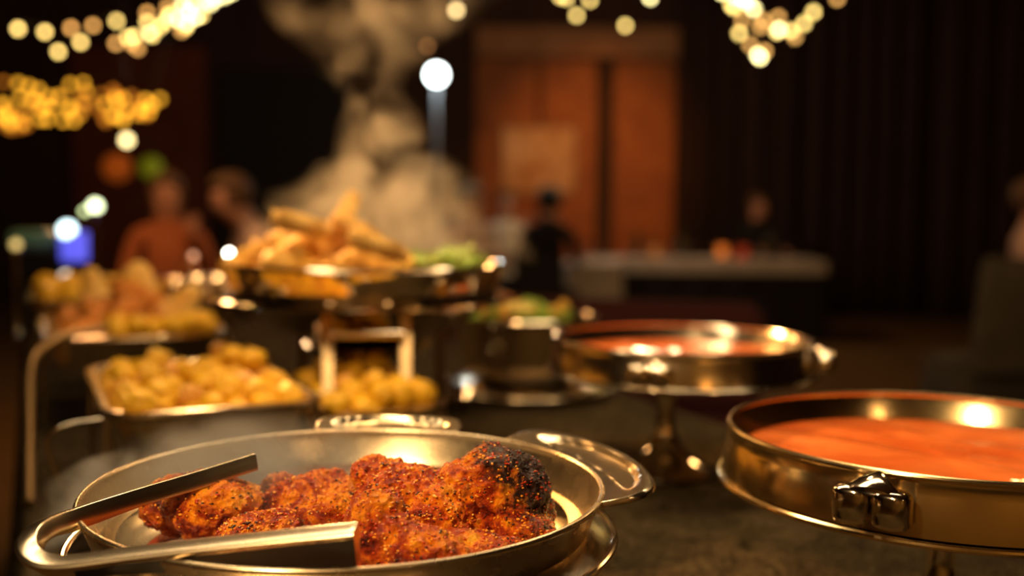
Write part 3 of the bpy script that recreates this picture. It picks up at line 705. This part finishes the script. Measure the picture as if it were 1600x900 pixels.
# ------------------------------------------------------------------ salad pot behind the middle dish
SP = px(822, 500, 2.32)
ds = thing('salad_pot', 'round steel pot of green salad between the raised pan and pedestal dish', 'pot', (SP.x, SP.y, TZ + .004))
z = 1.16 - .235 - TZ
obj('bowl', lathe('bowl', [(0, .030), (.10, .030), (.135, .045), (.155, .09), (.160, z - .01)] + bead(.161, z, .0035, -60, 240) + [(.155, z - .01), (.15, .09), (.13, .05), (.1, .036), (0, .036)], M_STEEL, 80), ds)
obj('base_plate', lathe('base_plate', [(0, .0), (.17, .0), (.195, .012)] + bead(.197, .015, .003, -60, 200) + [(.19, .018), (.16, .028), (.09, .0295), (0, .0295)], M_STEEL, 80), ds)
leaves(34, (SP.x, SP.y), .125, .125, TZ + z - .012, .03, .034, 'yellow green salad leaf heaped in the round pot', 'leaves in the salad pot')
pile('pepper_chunk', [chunk(60, M_LEMON), chunk(61, M_FRIED)], 'yellow pepper chunk among the salad leaves', 'pepper', 'pepper chunks in the salad', [(SP.x + R.uniform(-.11, .11), SP.y + R.uniform(-.11, .09), TZ + z + .015 + R.uniform(0, .012)) for i in range(16)], (.022, .032))
# small saucer on the cloth
sp = px(708, 616, 2.12)
tag(obj('steel_saucer', lathe('steel_saucer', [(0, .012), (.03, .012), (.045, .02), (.055, .03), (.057, .031), (.056, .028), (.047, .014), (.03, 0), (0, 0)], M_STEEL2, 40), None, (sp.x, sp.y, TZ + .004)), 'small steel saucer on the cloth right of the raised pan stand', 'saucer')
# dish and lids behind left
b_, w_, p_ = dish_meshes(.15, hb=.24)
s4 = px(345, 430, 2.62)
d4 = thing('round_chafing_dish', 'small round steel dish at the back between left trays and raised pan', 'chafing dish', (s4.x, s4.y, TZ + .004))
obj('bowl', b_, d4); obj('water_pan', w_, d4); obj('pedestal', p_, d4); add_knob(d4, .158, 250, .24)
tag(obj('vegetable_stew', soup_mesh(.138), None, (s4.x, s4.y, TZ + .22)), 'stew in the small round dish at the back left', 'stew')

# ------------------------------------------------------------------ lamps and light strings
def sphere(name, r, mat, seg=16, rings=10, sz=1.0):
    bm = bmesh.new(); bmesh.ops.create_uvsphere(bm, u_segments=seg, v_segments=rings, radius=r)
    for v in bm.verts: v.co.z *= sz
    me = bpy.data.meshes.new(name); bm.to_mesh(me); bm.free(); me.materials.append(mat); me.polygons.foreach_set('use_smooth', [True] * len(me.polygons)); return me
def light_string(label, pts, base_mats, rb, hang_to):
    c = Vector((0, 0, 0))
    for p, m in pts: c += p
    c /= len(pts); root = thing('light_string', label, 'string lights', c)
    for p, m in pts:
        b = obj('bulb', base_mats[m], root, p - c)
        b['label'] = ''
        del b['label']
    order = sorted([p - c for p, m in pts], key=lambda v: v.x)
    w = [Vector(hang_to[0]) - c] + [q + Vector((0, 0, rb + .012)) for q in order] + [Vector(hang_to[1]) - c]
    obj('wire', tube('wire', w, .002, M_DARKMETAL, 5), root)
    return root
E_HI = emis('bulb_bright', (1, .84, .36), 12); E_MD = emis('bulb_warm', (1, .70, .20), 7.5); E_LO = emis('bulb_dim', (1, .52, .14), 4.0); E_GOLD = emis('bulb_gold', (1, .46, .03), 3.2); E_GDIM = emis('bulb_amber', (1, .34, .03), .9)
def sm(r, mats): return [sphere('bulb', r, m, 10, 6) for m in mats]
B1 = sm(.015, (E_HI, E_MD, E_LO)); B2 = sm(.018, (E_GOLD, E_GDIM, E_MD))
A = [(28, 45, 1), (70, 50, 1), (91, 81, 1), (111, 44, 2), (126, 66, 1), (145, 40, 2), (182, 33, 1), (181, 68, 2), (200, 58, 1), (210, 57, 1), (205, 68, 2), (230, 20, 2), (230, 35, 1), (235, 53, 0), (238, 55, 1), (215, 76, 2), (250, 42, 1), (262, 12, 2), (264, 25, 1),
     (278, 30, 0), (286, 6, 0), (292, 36, 0), (296, 18, 0), (290, 42, 1), (306, 27, 0), (314, 24, 1), (320, 2, 0), (336, -2, 0), (350, -6, 0), (284, 48, 2), (362, -12, 0), (300, 5, 0), (328, 6, 0), (268, 22, 1), (258, 34, 1)]
light_string('bright yellow fairy lights rising to the top left edge', [(px(x, y, 5.0 + .9 * (x / 360) + R.uniform(-.1, .1)), m) for x, y, m in A], B1, .015, ((-4.5, 5, 2.4), (-1.2, 6.2, 4.55)))
G = []
for i in range(82):
    x = R.uniform(-10, 235); w = 26 if x < 200 else 14; yc = 168 - .02 * x if x < 190 else 168
    G.append((x, yc + R.uniform(-1, 1) * w + (8 if x < 60 else 0), 0 if R.random() < .42 else 1))
G += [(250, 155, 0), (238, 163, 0), (218, 178, 0), (224, 170, 0), (205, 150, 1), (230, 180, 1), (60, 140, 0), (28, 130, 0), (45, 135, 0), (5, 128, 1), (110, 132, 0), (130, 130, 0)]
light_string('golden cluster of fairy lights bundled at the left below the bright string', [(px(x, y, 6.4 + R.uniform(-.3, .3)), m) for x, y, m in G], B2, .018, ((-4.6, 6.4, 2.0), (-1.6, 6.6, 4.55)))
C3 = [(885, -3, 1), (875, -6, 1), (901, 24, 1), (922, 0, 1), (1016, -4, 0), (977, 40, 1)]
light_string('sparse fairy lights along the top edge right of the white lamp', [(px(x, y, 5.6 + R.uniform(-.1, .1)), m) for x, y, m in C3], B1, .015, ((0, 5.6, 4.55), (1.0, 5.6, 4.55)))
C4 = [(1143, 8, 1), (1148, 12, 1), (1162, 0, 0), (1168, 4, 0), (1178, 14, 0), (1155, 52, 1), (1160, 32, 2), (1172, 70, 2), (1188, 90, 0), (1184, 86, 0), (1193, 32, 2), (1216, 27, 2), (1217, 46, 0), (1214, 50, 1), (1236, 48, 1), (1242, 58, 2), (1256, 37, 1), (1271, 19, 1), (1195, 80, 2), (1308, -2, 2), (1188, 42, 2), (1150, -4, 0), (1128, -12, 0)]
light_string('looping fairy lights hanging in a point at the top right', [(px(x, y, 5.2 + R.uniform(-.1, .1)), m) for x, y, m in C4], B1, .015, ((1.0, 5.2, 4.55), (2.2, 5.2, 4.55)))

def pendant(label, p, r, mat, cat='lamp'):
    t = thing('pendant_lamp', label, cat, p)
    obj('globe', sphere('globe', r, mat, 20, 12), t)
    obj('socket', lathe('socket', [(0, r + .04), (.015, r + .04), (.018, r - .004), (0, r - .004)], M_DARKMETAL, 12), t)
    obj('cord', tube('cord', [(0, 0, r + .03), (0, 0, H - p.z)], .003, M_DARKMETAL, 6), t); return t
pendant('single yellow globe lamp hanging below the golden light cluster', px(198, 219, 6.0), .026, emis('yellow_globe', (1, .78, .34), 6))
pendant('lone yellow globe lamp at the top centre above the white lamp', px(713, 16, 5.6), .018, emis('amber_globe', (1, .72, .30), 7.5))
pendant('dim brown globe lamp just above the white lamp', px(668, 72, 6.2), .016, emis('dim_globe', (1, .45, .15), 1.2))
pendant('faint orange glass lamp on the left under the yellow globe', px(183, 262, 8.0), .11, emis('orange_glass', (1, .22, .02), .10))
pendant('faint green glass lamp beside the orange glass lamp', px(236, 262, 8.0), .085, emis('green_glass', (.45, .6, .02), .10))
# white flood lamp on a tall stand at the back
wl = px(682, 117, 9.0)
t = thing('flood_lamp', 'dazzling white lamp on a tall thin stand at the back', 'lamp', (wl.x, wl.y, 0))
obj('bulb', sphere('bulb', .075, emis('white_bulb', (.92, 1, .96), 14), 20, 12), t, (0, 0, wl.z))
obj('pole', tube('pole', [(0, .02, .02), (0, .02, wl.z - .05)], .02, surf('grey_pole', (.25, .27, .3), rough=.4), 10), t)
obj('base', lathe('base', [(0, 0), (.25, 0), (.25, .02), (.03, .05), (0, .05)], M_DARKMETAL, 32), t)
point('flood_lamp_light', (wl.x, wl.y - .15, wl.z), 12, (.9, 1, 1), .07)
# table lights on the buffet's far end, and two steel glints made to glow
def glow_stand(label, p, r, mat, zbase=TZ + .004, gl=None):
    t = thing('table_glow', label, 'lamp', (p.x, p.y, zbase)); hh = p.z - zbase
    obj('holder', lathe('holder', [(0, 0), (.045, 0), (.045, .006), (.012, .018), (.006, .04), (.006, max(.05, hh - .04)), (.02, hh - .018), (.02, hh - r * .8), (0, hh - r * .8)], M_STEEL2, 24), t)
    obj('bulb', sphere('bulb', r, mat, 16, 10), t, (0, 0, hh)); return t
W1 = emis('white_glow', (1, .93, .75), 9); W2 = emis('cream_glow', (1, .85, .6), 3)
glow_stand('brightest small white glint as a glowing ball left of the raised pan', px(358, 396, 2.5), .007, emis('point_glow', (1, .95, .8), 26))
glow_stand('faint pinkish glint as a glowing ball left of the brightest one', px(302, 400, 2.75), .008, emis('pink_glow', (1, .5, .28), 1.6))
glow_stand('white light below the blue lamp at the far left', px(103, 432, 3.0), .015, emis('cream2', (1, .88, .75), 2.0))
glow_stand('dim yellow light at the extreme left beyond the trays', px(25, 382, 3.3), .014, emis('dim_yellow', (1, .75, .25), 1.2))
bl = px(116, 386, 3.35)
t = thing('blue_lamp', 'glowing blue cylinder lamp with a white top at the far left', 'lamp', (bl.x, bl.y, TZ + .004))
hh = bl.z - TZ
obj('base', lathe('base', [(0, 0), (.05, 0), (.05, .01), (.02, .03), (.015, hh - .06), (.04, hh - .05), (0, hh - .05)], M_DARKMETAL, 24), t)
obj('shade', lathe('shade', [(0, hh - .048), (.042, hh - .048), (.044, hh + .045), (0, hh + .045)], emis('blue_glow', (.12, .13, 1), .9), 32), t)
obj('bulb', sphere('bulb', .026, emis('cold_white', (.7, .95, 1), 4.5), 20, 12), t, (-.008, -.03, hh + .052))
ql = px(149, 322, 3.6)
glow_stand('greenish white light above the blue lamp', ql, .020, emis('greenish_white', (.9, 1, .6), 5))
glow_stand('smaller pale green light left of the greenish white one', px(132, 330, 3.7), .010, emis('pale_green', (.8, .95, .45), 3.5))
bt = px(62, 376, 3.45)
t = thing('teal_bottle', 'teal glass bottle lying across the far left end of the buffet', 'bottle', (bt.x, bt.y, TZ + .06))
# its crate carries it
obj('body', lathe('body', [(0, -.09), (.034, -.09), (.036, -.08), (.036, .05), (.014, .09), (.013, .13), (0, .13)], surf('teal_glass', (.10, .22, .16), rough=.2), 24), t, (0, 0, bt.z - TZ - .06), (0, PI / 2, 0))
obj('rest', box('rest', (-.08, -.04, -.055), (.08, .04, bt.z - TZ - .097), M_DARKMETAL, .005), t)

# ------------------------------------------------------------------ guests, chairs and the far table
def person(label, loc, rz, shirt, hair, lean=0.0, arms=0, head_tilt=0.0, hairlong=False, trousers=None, s=1.0):
    V, E, Rd = [], [], []
    def v(p, r, par=None):
        V.append(Vector(p)); Rd.append(r if isinstance(r, tuple) else (r, r)); 
        if par is not None: E.append((par, len(V) - 1))
        return len(V) - 1
    def L(x, y, z):                                                # lean of the torso about the hips
        dz = z - .5; return (x, y - math.sin(lean) * dz, .5 + math.cos(lean) * dz)
    pel = v((0, 0, .52), (.15, .12)); wai = v(L(0, 0, .70), (.13, .10), pel); che = v(L(0, -.01, .90), (.155, .11), wai); up = v(L(0, 0, 1.03), (.12, .09), che)
    nk = v(L(0, -.01, 1.12), .052, up); jaw = v(L(0, -.035 - head_tilt * .05, 1.19), (.062, .07), nk); hd = v(L(0, -.03 - head_tilt * .10, 1.27), (.078, .095), jaw); tp_ = v(L(0, -.02 - head_tilt * .12, 1.335), (.06, .075), hd)
    nose = v(L(0, -.135 - head_tilt * .09, 1.235), .012, jaw)
    for sx in (-1, 1):
        sh = v(L(sx * .17, 0, 1.03), .058, up); 
        if arms == 1 and sx == 1: el = v(L(sx * .26, -.10, .80), .043, sh); wr = v(L(sx * .16, -.26, 1.02), .029, el); hp = Vector(L(sx * .14, -.28, 1.08)); fd = Vector((0, -.2, 1)).normalized()
        else: el = v(L(sx * .24, -.06, .78), .043, sh); wr = v((sx * .15, -.33 - math.sin(lean) * .2, .80), .029, el); hp = Vector((sx * .13, -.39 - math.sin(lean) * .2, .795)); fd = Vector((-.1 * sx, -1, -.15)).normalized()
        pa = v(hp, (.034, .018), wr)
        sd = Vector((1, 0, 0))
        for k in range(4):
            b0 = v(hp + sd * (k - 1.5) * .018 + fd * .035, .009, pa); m_ = v(hp + sd * (k - 1.5) * .021 + fd * (.065 + .006 * (1 - abs(k - 1.5))) + Vector((0, 0, -.006)), .008, b0); v(hp + sd * (k - 1.5) * .022 + fd * (.085 + .01 * (1 - abs(k - 1.5))) + Vector((0, 0, -.018)), .007, m_)
        th = v(hp - sd * sx * .034 + fd * .01, .010, pa); v(hp - sd * sx * .05 + fd * .04, .008, th)
        hip = v((sx * .09, -.04, .50), .085, pel); kn = v((sx * .12, -.42, .50), .060, hip); an = v((sx * .12, -.44, .09), .040, kn); v((sx * .12, -.56, .045), .035, an)
    me = bpy.data.meshes.new('body'); me.from_pydata([p * s for p in V], E, []); o = bpy.data.objects.new('tmp', me); COL.objects.link(o)
    o.modifiers.new('skin', 'SKIN'); sv = me.skin_vertices[0].data
    for i, r in enumerate(Rd): sv[i].radius = (r[0] * s, r[1] * s)
    sv[0].use_root = True
    sb = o.modifiers.new('sub', 'SUBSURF'); sb.levels = 2; sb.render_levels = 2
    dg = bpy.context.evaluated_depsgraph_get(); m2 = bpy.data.meshes.new_from_object(o.evaluated_get(dg)); bpy.data.objects.remove(o)
    m2.name = 'body'; m2.materials.clear(); m2.materials.append(M_SKIN); m2.materials.append(shirt); m2.materials.append(trousers or M_BLACKCLOTH)
    nz = Vector(L(0, 0, 1.11)).z * s; wrists = [(V[i] * s) for i, r in enumerate(Rd) if r == (.029, .029)]; palms = [(V[i] * s) for i, r in enumerate(Rd) if r == (.034, .018)]
    nkp = V[nk] * s; hdp = V[hd] * s
    for f in m2.polygons:
        c = f.center; f.use_smooth = True
        if any((c - p).length < .10 * s and (c - p).length < (c - w).length + .03 for p, w in zip(palms, wrists)): f.material_index = 0
        elif (c - hdp).length < .16 * s or (c - nkp).length < .055 * s: f.material_index = 0
        elif c.z < .58 * s and (c.y < -.04 or c.z < .5 * s): f.material_index = 2
        else: f.material_index = 1
    root = thing('person', label, 'person', loc, rz)
    obj('body', m2, root)
    bm = bmesh.new(); bmesh.ops.create_icosphere(bm, subdivisions=4, radius=1)
    c = V[hd] * s + Vector((0, .012, .022)) * s
    for vv in bm.verts:
        q = vv.co.copy(); k = 1 + .06 * noise.noise(q * 4)
        vv.co = Vector((q.x * .098, q.y * .112 + (.02 if q.y > 0 else 0), q.z * .108)) * k * s
        if q.y < -.25 and q.z < .35: vv.co.y = max(vv.co.y, -.045 * s)
        if hairlong and q.z < 0 and q.y > -.3: vv.co.z *= 2.1
    me = bpy.data.meshes.new('hair'); bm.to_mesh(me); bm.free(); me.materials.append(hair); me.polygons.foreach_set('use_smooth', [True] * len(me.polygons))
    obj('hair', me, root, c)
    em = surf('dark_eye', (.01, .008, .006), rough=.2) if 'dark_eye' not in bpy.data.materials else bpy.data.materials['dark_eye']
    for sx in (-1, 1):
        obj('eye', sphere('eye', .011 * s, em, 10, 6), root, (V[hd] + Vector((sx * .03, -.088, -.012))) * s)
        obj('ear', sphere('ear', .022 * s, M_SKIN, 10, 8), root, (V[hd] + Vector((sx * .083, .0, -.015))) * s, scale=(.4, .8, 1.3))
    return root
def chair(label, loc, rz, mat, cover=False, group=None):
    t = thing('banquet_chair', label, 'chair', loc, rz, group)
    if cover:
        rings = []
        for zz, w, y0, y1 in ((0, .225, -.26, .27), (.25, .205, -.245, .255), (.44, .185, -.23, .235)):
            rings.append([(x, y + (y0 + y1) / 2, zz) for x, y in rrect(2 * w, y1 - y0, .05, 4)])
        obj('seat_cover', loft('seat_cover', rings, mat, ang=40), t)
        rings = []
        for zz, w, d in ((.40, .192, .06), (.6, .168, .05), (.8, .145, .045), (.93, .13, .04), (.965, .11, .025)):
            rings.append([(x, y + .235 - .1 * (.95 - zz) * -.4, zz) for x, y in rrect(2 * w, 2 * d, min(w, d) * .9, 4)])
        obj('back_cover', loft('back_cover', rings, mat, ang=40), t)
    else:
        obj('seat', box('seat', (-.21, -.22, .35), (.21, .18, .40), mat, .015), t)
        obj('backrest', box('backrest', (-.2, .19, .50), (.2, .23, .88), mat, .02), t)
        for sx in (-1, 1):
            for sy in (-1, 1): obj('leg', box('leg', (-.012, -.012, 0), (.012, .012, .355 if sy < 0 else .86), M_DARKMETAL, .003), t, (sx * .19, sy * .19 + (.0 if sy < 0 else .01), 0))
    return t
SH_RED = surf('rust_shirt', (.50, .13, .04), (.6, .18, .06), rough=.9, scale=4); SH_PINK = surf('pale_pink_shirt', (.62, .40, .34), rough=.9)
SH_BLACK = surf('black_jacket', (.008, .007, .006), rough=.9); SH_CREAM = surf('cream_shirt', (.6, .5, .36), rough=.9)
def sit(label, pxx, Y, rz, shirt, hair, clab, ch=True, **k):
    x = xat(pxx, Y); person(label, (x, Y, 0), rz, shirt, hair, **k)
    if ch:
        q = Matrix.Rotation(rz, 3, 'Z') @ Vector((0, .03, 0)); chair(clab, (x + q.x, Y + q.y, -.01 + .0), rz, M_BLACKCLOTH, group=None)
sit('brown haired person in a pale pink shirt leaning over at the left', 437, 5.6, -.9, SH_PINK, M_HAIR, 'black chair under the leaning brown haired person', lean=.28, head_tilt=.6)
sit('person in a rust coloured top left of the brown haired person', 262, 6.0, .3, SH_RED, M_HAIR, 'black chair under the person in rust', lean=.1, hairlong=True, arms=1)
sit('dark haired person in a black jacket seen from behind near the poster', 855, 8.2, PI - .3, SH_BLACK, M_BLACKHAIR, 'black chair of the person seen from behind', lean=.08)
sit('person in a cream shirt facing us left of the black jacket', 790, 9.9, .2, SH_CREAM, M_HAIR, 'black chair behind the steam at the far table', arms=1)
sit('person in a pink shirt half hidden by the steam plume', 728, 8.4, .5, SH_PINK, M_BLACKHAIR, 'chair hidden by the steam plume', lean=.1)
sit('dark figure in a black jacket at the right end of the far table', 1180, 10.9, .3, SH_BLACK, M_HAIR, 'black chair at the right end of the far table', lean=.05)
# far banquet table with white runner over black cloth
FY = 9.7; x0, x1 = xat(895, FY), xat(1275, FY)
t = thing('far_table', 'long far banquet table with black cloth front before the curtain', 'table', ((x0 + x1) / 2, FY, 0))
w = (x1 - x0) / 2
obj('tabletop', box('tabletop', (-w, -.4, .70), (w, .4, .735), M_DARKMETAL, .005), t)
for sx in (-1, 1):
    for sy in (-1, 1): obj('leg', box('leg', (-.03, -.03, 0), (.03, .03, .70), M_DARKMETAL), t, (sx * (w - .1), sy * .3, 0))
def skirt(w, d, z0, z1, mat, seed=0, amp=.015):
    rings = []
    base = rrect(2 * w, 2 * d, .03, 3); P_ = []
    for i in range(len(base)):
        a, b_ = Vector(base[i]), Vector(base[(i + 1) % len(base)]); m = max(1, int((b_ - a).length / .06))
        for k in range(m): P_.append(a.lerp(b_, k / m))
    for zz, f in ((z1, 0), (z1 - .02, .2), ((z0 + z1) / 2, .7), (z0, 1)):
        r = []
        for i, p in enumerate(P_):
            q = p + p.normalized() * (amp * f * (1 + math.sin(i * 1.1 + seed)) + .004); r.append((q.x, q.y, zz))
        rings.append(r)
    return loft('cloth', rings, mat, cap0=True, cap1=False, ang=60)
tag(obj('black_tablecloth', skirt(w, .4, .02, .742, M_BLACKCLOTH), None, ((x0 + x1) / 2, FY, 0)), 'black floor length cloth hanging over the far table', 'tablecloth')
tag(obj('white_runner', skirt(w * 1.005, .41, .64, .752, M_WHITE, 3, .004), None, ((x0 + x1) / 2, FY, 0)), 'white cloth lying on top of the far black table', 'tablecloth')
t2x = xat(925, 9.0)
t = thing('side_table', 'small square table under white cloth left of the far table', 'table', (t2x, 9.0, 0))
obj('tabletop', box('tabletop', (-.24, -.24, .70), (.24, .24, .735), M_DARKMETAL), t); obj('post', tube('post', [(0, 0, 0), (0, 0, .7)], .03, M_DARKMETAL, 10), t)
tag(obj('white_tablecloth', skirt(.25, .25, .30, .745, M_WHITE, 1), None, (t2x, 9.0, 0)), 'white cloth hanging over the small square table', 'tablecloth')
GL = lathe('glass', [(0, .0), (.032, 0), (.032, .004), (.005, .01), (.004, .08), (.02, .095), (.036, .13), (.034, .19), (.032, .19), (.034, .13), (.018, .098), (0, .092)], M_GLASS, 20)
for i in range(11):
    o = obj('wine_glass', GL, None, ((x0 + .12 + (x1 - x0 - .3) * i / 10) + R.uniform(-.03, .03), FY - .1 + R.uniform(-.18, .22), .756)); tag(o, 'clear wine glass standing on the far white runner', 'glass', 'wine glasses on the far table')
PL = lathe('plate', [(0, .006), (.08, .006), (.12, .018), (.122, .019), (.12, .015), (.08, 0), (0, 0)], surf('white_china', (.8, .75, .68), rough=.2), 28)
for i in range(6):
    o = obj('dinner_plate', PL, None, (x0 + .2 + (x1 - x0 - .4) * i / 5, FY - .22, .756)); tag(o, 'white dinner plate along the front of the far table', 'plate', 'plates on the far table')
for pxx, mcol, lab in ((1128, (1, .25, .03), 'glowing orange candle glass on the far table'), (1160, (.8, .08, .02), 'smaller red candle glass right of the orange one'), (1128 - 105, (.6, .25, .05), 'faint amber candle glass at the middle of the far table')):
    t = thing('candle_glass', lab, 'candle', (xat(pxx, FY), FY - .05, .756))
    obj('glass_cup', lathe('glass_cup', [(0, 0), (.04, 0), (.05, .12), (.046, .12), (.037, .008), (0, .008)], emis('candle_' + lab.split()[1], mcol, .55 if pxx == 1128 else .15), 20), t)
    obj('candle', lathe('candle', [(0, .009), (.025, .009), (.025, .06), (0, .065)], M_WHITE, 14), t)
BT = lathe('bottle', [(0, 0), (.036, 0), (.038, .01), (.038, .17), (.014, .22), (.013, .29), (0, .29)], surf('dark_bottle', (.05, .04, .015), rough=.15), 20)
for pxx in (1000, 1070, 1210): tag(obj('wine_bottle', BT, None, (xat(pxx, FY), FY + .15, .756)), {1000: 'dark wine bottle at the left end of the far table', 1070: 'dark wine bottle at the middle of the far table', 1210: 'dark wine bottle at the right end of the far table'}[pxx], 'bottle')
# covered chair and guest at the right edge
chair('grey cloth covered chair at the right edge of the hall', (xat(1537, 5.3), 5.3, 0), PI + .1, M_GREYCLOTH, True)
person('guest in a pale shirt at the extreme right edge', (xat(1612, 5.9), 5.9, 0), .9, SH_PINK, M_HAIR, arms=1)
chair('black chair under the guest at the extreme right', (xat(1612, 5.9), 5.92, -.01), .9, M_BLACKCLOTH)
# dark red upholstered bench past the buffet's far side
bx = px(900, 440, 3.9)
t = thing('red_bench', 'dark red upholstered bench beyond the buffet', 'bench', (bx.x, bx.y, 0), -.25)
MR = surf('oxblood_velvet', (.06, .006, .006), rough=.8)
obj('seat', box('seat', (-.6, -.25, .38), (.7, .25, .48), MR, .03), t); obj('backrest', box('backrest', (-.6, -.25, .48), (.7, -.17, .86), MR, .03), t)
for sx in (-.5, .6):
    for sy in (-.2, .2): obj('leg', box('leg', (-.02, -.02, 0), (.02, .02, .38), M_DARKMETAL), t, (sx, sy, 0))

# ------------------------------------------------------------------ steam
def steam(name, label, lo, hi, build, aniso=.35, col=(1, .92, .80)):
    me = box(name, lo, hi, None); me.materials.clear()
    m = bpy.data.materials.new(name); m.use_nodes = True; nt = m.node_tree; nt.nodes.clear(); L = nt.links
    out = N(nt, 'ShaderNodeOutputMaterial'); pv = N(nt, 'ShaderNodeVolumeScatter'); pv.inputs['Color'].default_value = (*col, 1); pv.inputs['Anisotropy'].default_value = aniso
    L.new(pv.outputs[0], out.inputs['Volume']); tc = N(nt, 'ShaderNodeTexCoord')
    d = build(nt, L, tc.outputs['Object']); L.new(d, pv.inputs['Density'])
    me.materials.append(m); o = obj(name, me); tag(o, label, 'steam', kind='stuff'); return o
def mth(nt, L, op, a, b=None, c=None, clamp=False):
    n = N(nt, 'ShaderNodeMath', operation=op); n.use_clamp = clamp
    for i, v in enumerate((a, b, c)):
        if v is None: continue
        if isinstance(v, (int, float)): n.inputs[i].default_value = v
        else: L.new(v, n.inputs[i])
    return n.outputs[0]
def fcurve(nt, L, val, pts):
    """piecewise-linear function through a colour ramp: pts (x in 0..1, y in 0..1)"""
    r = ramp(nt, [(p, (q, q, q)) for p, q in pts], 'EASE'); L.new(val, r.inputs[0]); return r.outputs[0]
def plume(cx, cy, z0, z1, cxs, ws, dens, thr=.42, nscale=9.0, dscale=1.0):
    """cxs, ws: centre offset and half-width in metres against relative height"""
    def build(nt, L, co):
        warp = N(nt, 'ShaderNodeTexNoise', i_Scale=nscale * .55, i_Detail=2); L.new(co, warp.inputs['Vector'])
        sub = N(nt, 'ShaderNodeVectorMath', operation='SUBTRACT'); L.new(warp.outputs[1], sub.inputs[0]); sub.inputs[1].default_value = (.5, .5, .5)
        scl = N(nt, 'ShaderNodeVectorMath', operation='SCALE'); L.new(sub.outputs[0], scl.inputs[0]); scl.inputs['Scale'].default_value = .10 * dscale
        ad = N(nt, 'ShaderNodeVectorMath', operation='ADD'); L.new(co, ad.inputs[0]); L.new(scl.outputs[0], ad.inputs[1])
        sp = N(nt, 'ShaderNodeSeparateXYZ'); L.new(ad.outputs[0], sp.inputs[0])
        h = mth(nt, L, 'DIVIDE', mth(nt, L, 'SUBTRACT', sp.outputs[2], z0), z1 - z0, clamp=True)
        cxf = mth(nt, L, 'SUBTRACT', fcurve(nt, L, h, [(a, b + .5) for a, b in cxs]), .5)
        wf = fcurve(nt, L, h, ws)
        dx = mth(nt, L, 'DIVIDE', mth(nt, L, 'SUBTRACT', mth(nt, L, 'SUBTRACT', sp.outputs[0], cx), cxf), wf)
        dy = mth(nt, L, 'DIVIDE', mth(nt, L, 'SUBTRACT', sp.outputs[1], cy), mth(nt, L, 'MULTIPLY', wf, .8))
        r2 = mth(nt, L, 'ADD', mth(nt, L, 'MULTIPLY', dx, dx), mth(nt, L, 'MULTIPLY', dy, dy))
        mask = mth(nt, L, 'SUBTRACT', 1.0, r2, clamp=True)
        no = N(nt, 'ShaderNodeTexNoise', i_Scale=nscale, i_Detail=4, i_Roughness=.55, i_Distortion=.6); L.new(ad.outputs[0], no.inputs['Vector'])
        nn = mth(nt, L, 'MULTIPLY', mth(nt, L, 'SUBTRACT', no.outputs[0], thr, clamp=True), 1 / (.75 - thr))
        fade = fcurve(nt, L, h, [(0, 0.0), (.05, 1), (.9, 1), (1, 0)])
        df_ = fcurve(nt, L, h, dens[1])
        return mth(nt, L, 'MULTIPLY', mth(nt, L, 'MULTIPLY', mth(nt, L, 'MULTIPLY', mask, nn), mth(nt, L, 'MULTIPLY', fade, df_)), dens[0])
    return build
pz0, pz1 = 1.075, 1.56
steam('steam_plume', 'tall pale steam plume rising from the raised pan', (CC.x - .30, CC.y - .22, pz0), (CC.x + .40, CC.y + .22, pz1),
      plume(CC.x, CC.y, pz0, pz1, [(0, .035), (.3, .03), (.55, .025), (.7, 0.0), (1, .02)], [(0, .27), (.25, .20), (.42, .085), (.62, .06), (.75, .10), (1, .24)], (11, [(0, .6), (.3, 1), (.5, 1), (.66, .30), (1, .28)]), .44, 11, 1.4))
sz0, sz1 = FC.z + hF - .045, FC.z + hF + .035
steam('pan_steam', 'thin steam drifting over the left half of the front chicken pan', (FC.x - .19, FC.y - .10, sz0), (FC.x + .06, FC.y + .185, sz1),
      plume(FC.x - .075, FC.y + .06, sz0, sz1, [(0, 0.), (1, -.02)], [(0, .16), (.6, .14), (1, .10)], (32, [(0, 1), (.5, .8), (1, .3)]), .40, 14, .4))
lp = px(205, 762, .93)
steam('drifting_steam', 'curl of steam spilling over the left rim of the front pan', (lp.x - .12, lp.y - .11, lp.z - .055), (lp.x + .17, lp.y + .13, lp.z + .065),
      plume(lp.x + .02, lp.y + .01, lp.z - .055, lp.z + .065, [(0, -.01), (.5, 0), (1, .05)], [(0, .115), (.5, .105), (1, .04)], (130, [(0, 1), (.5, .7), (1, .15)]), .45, 13, .8))
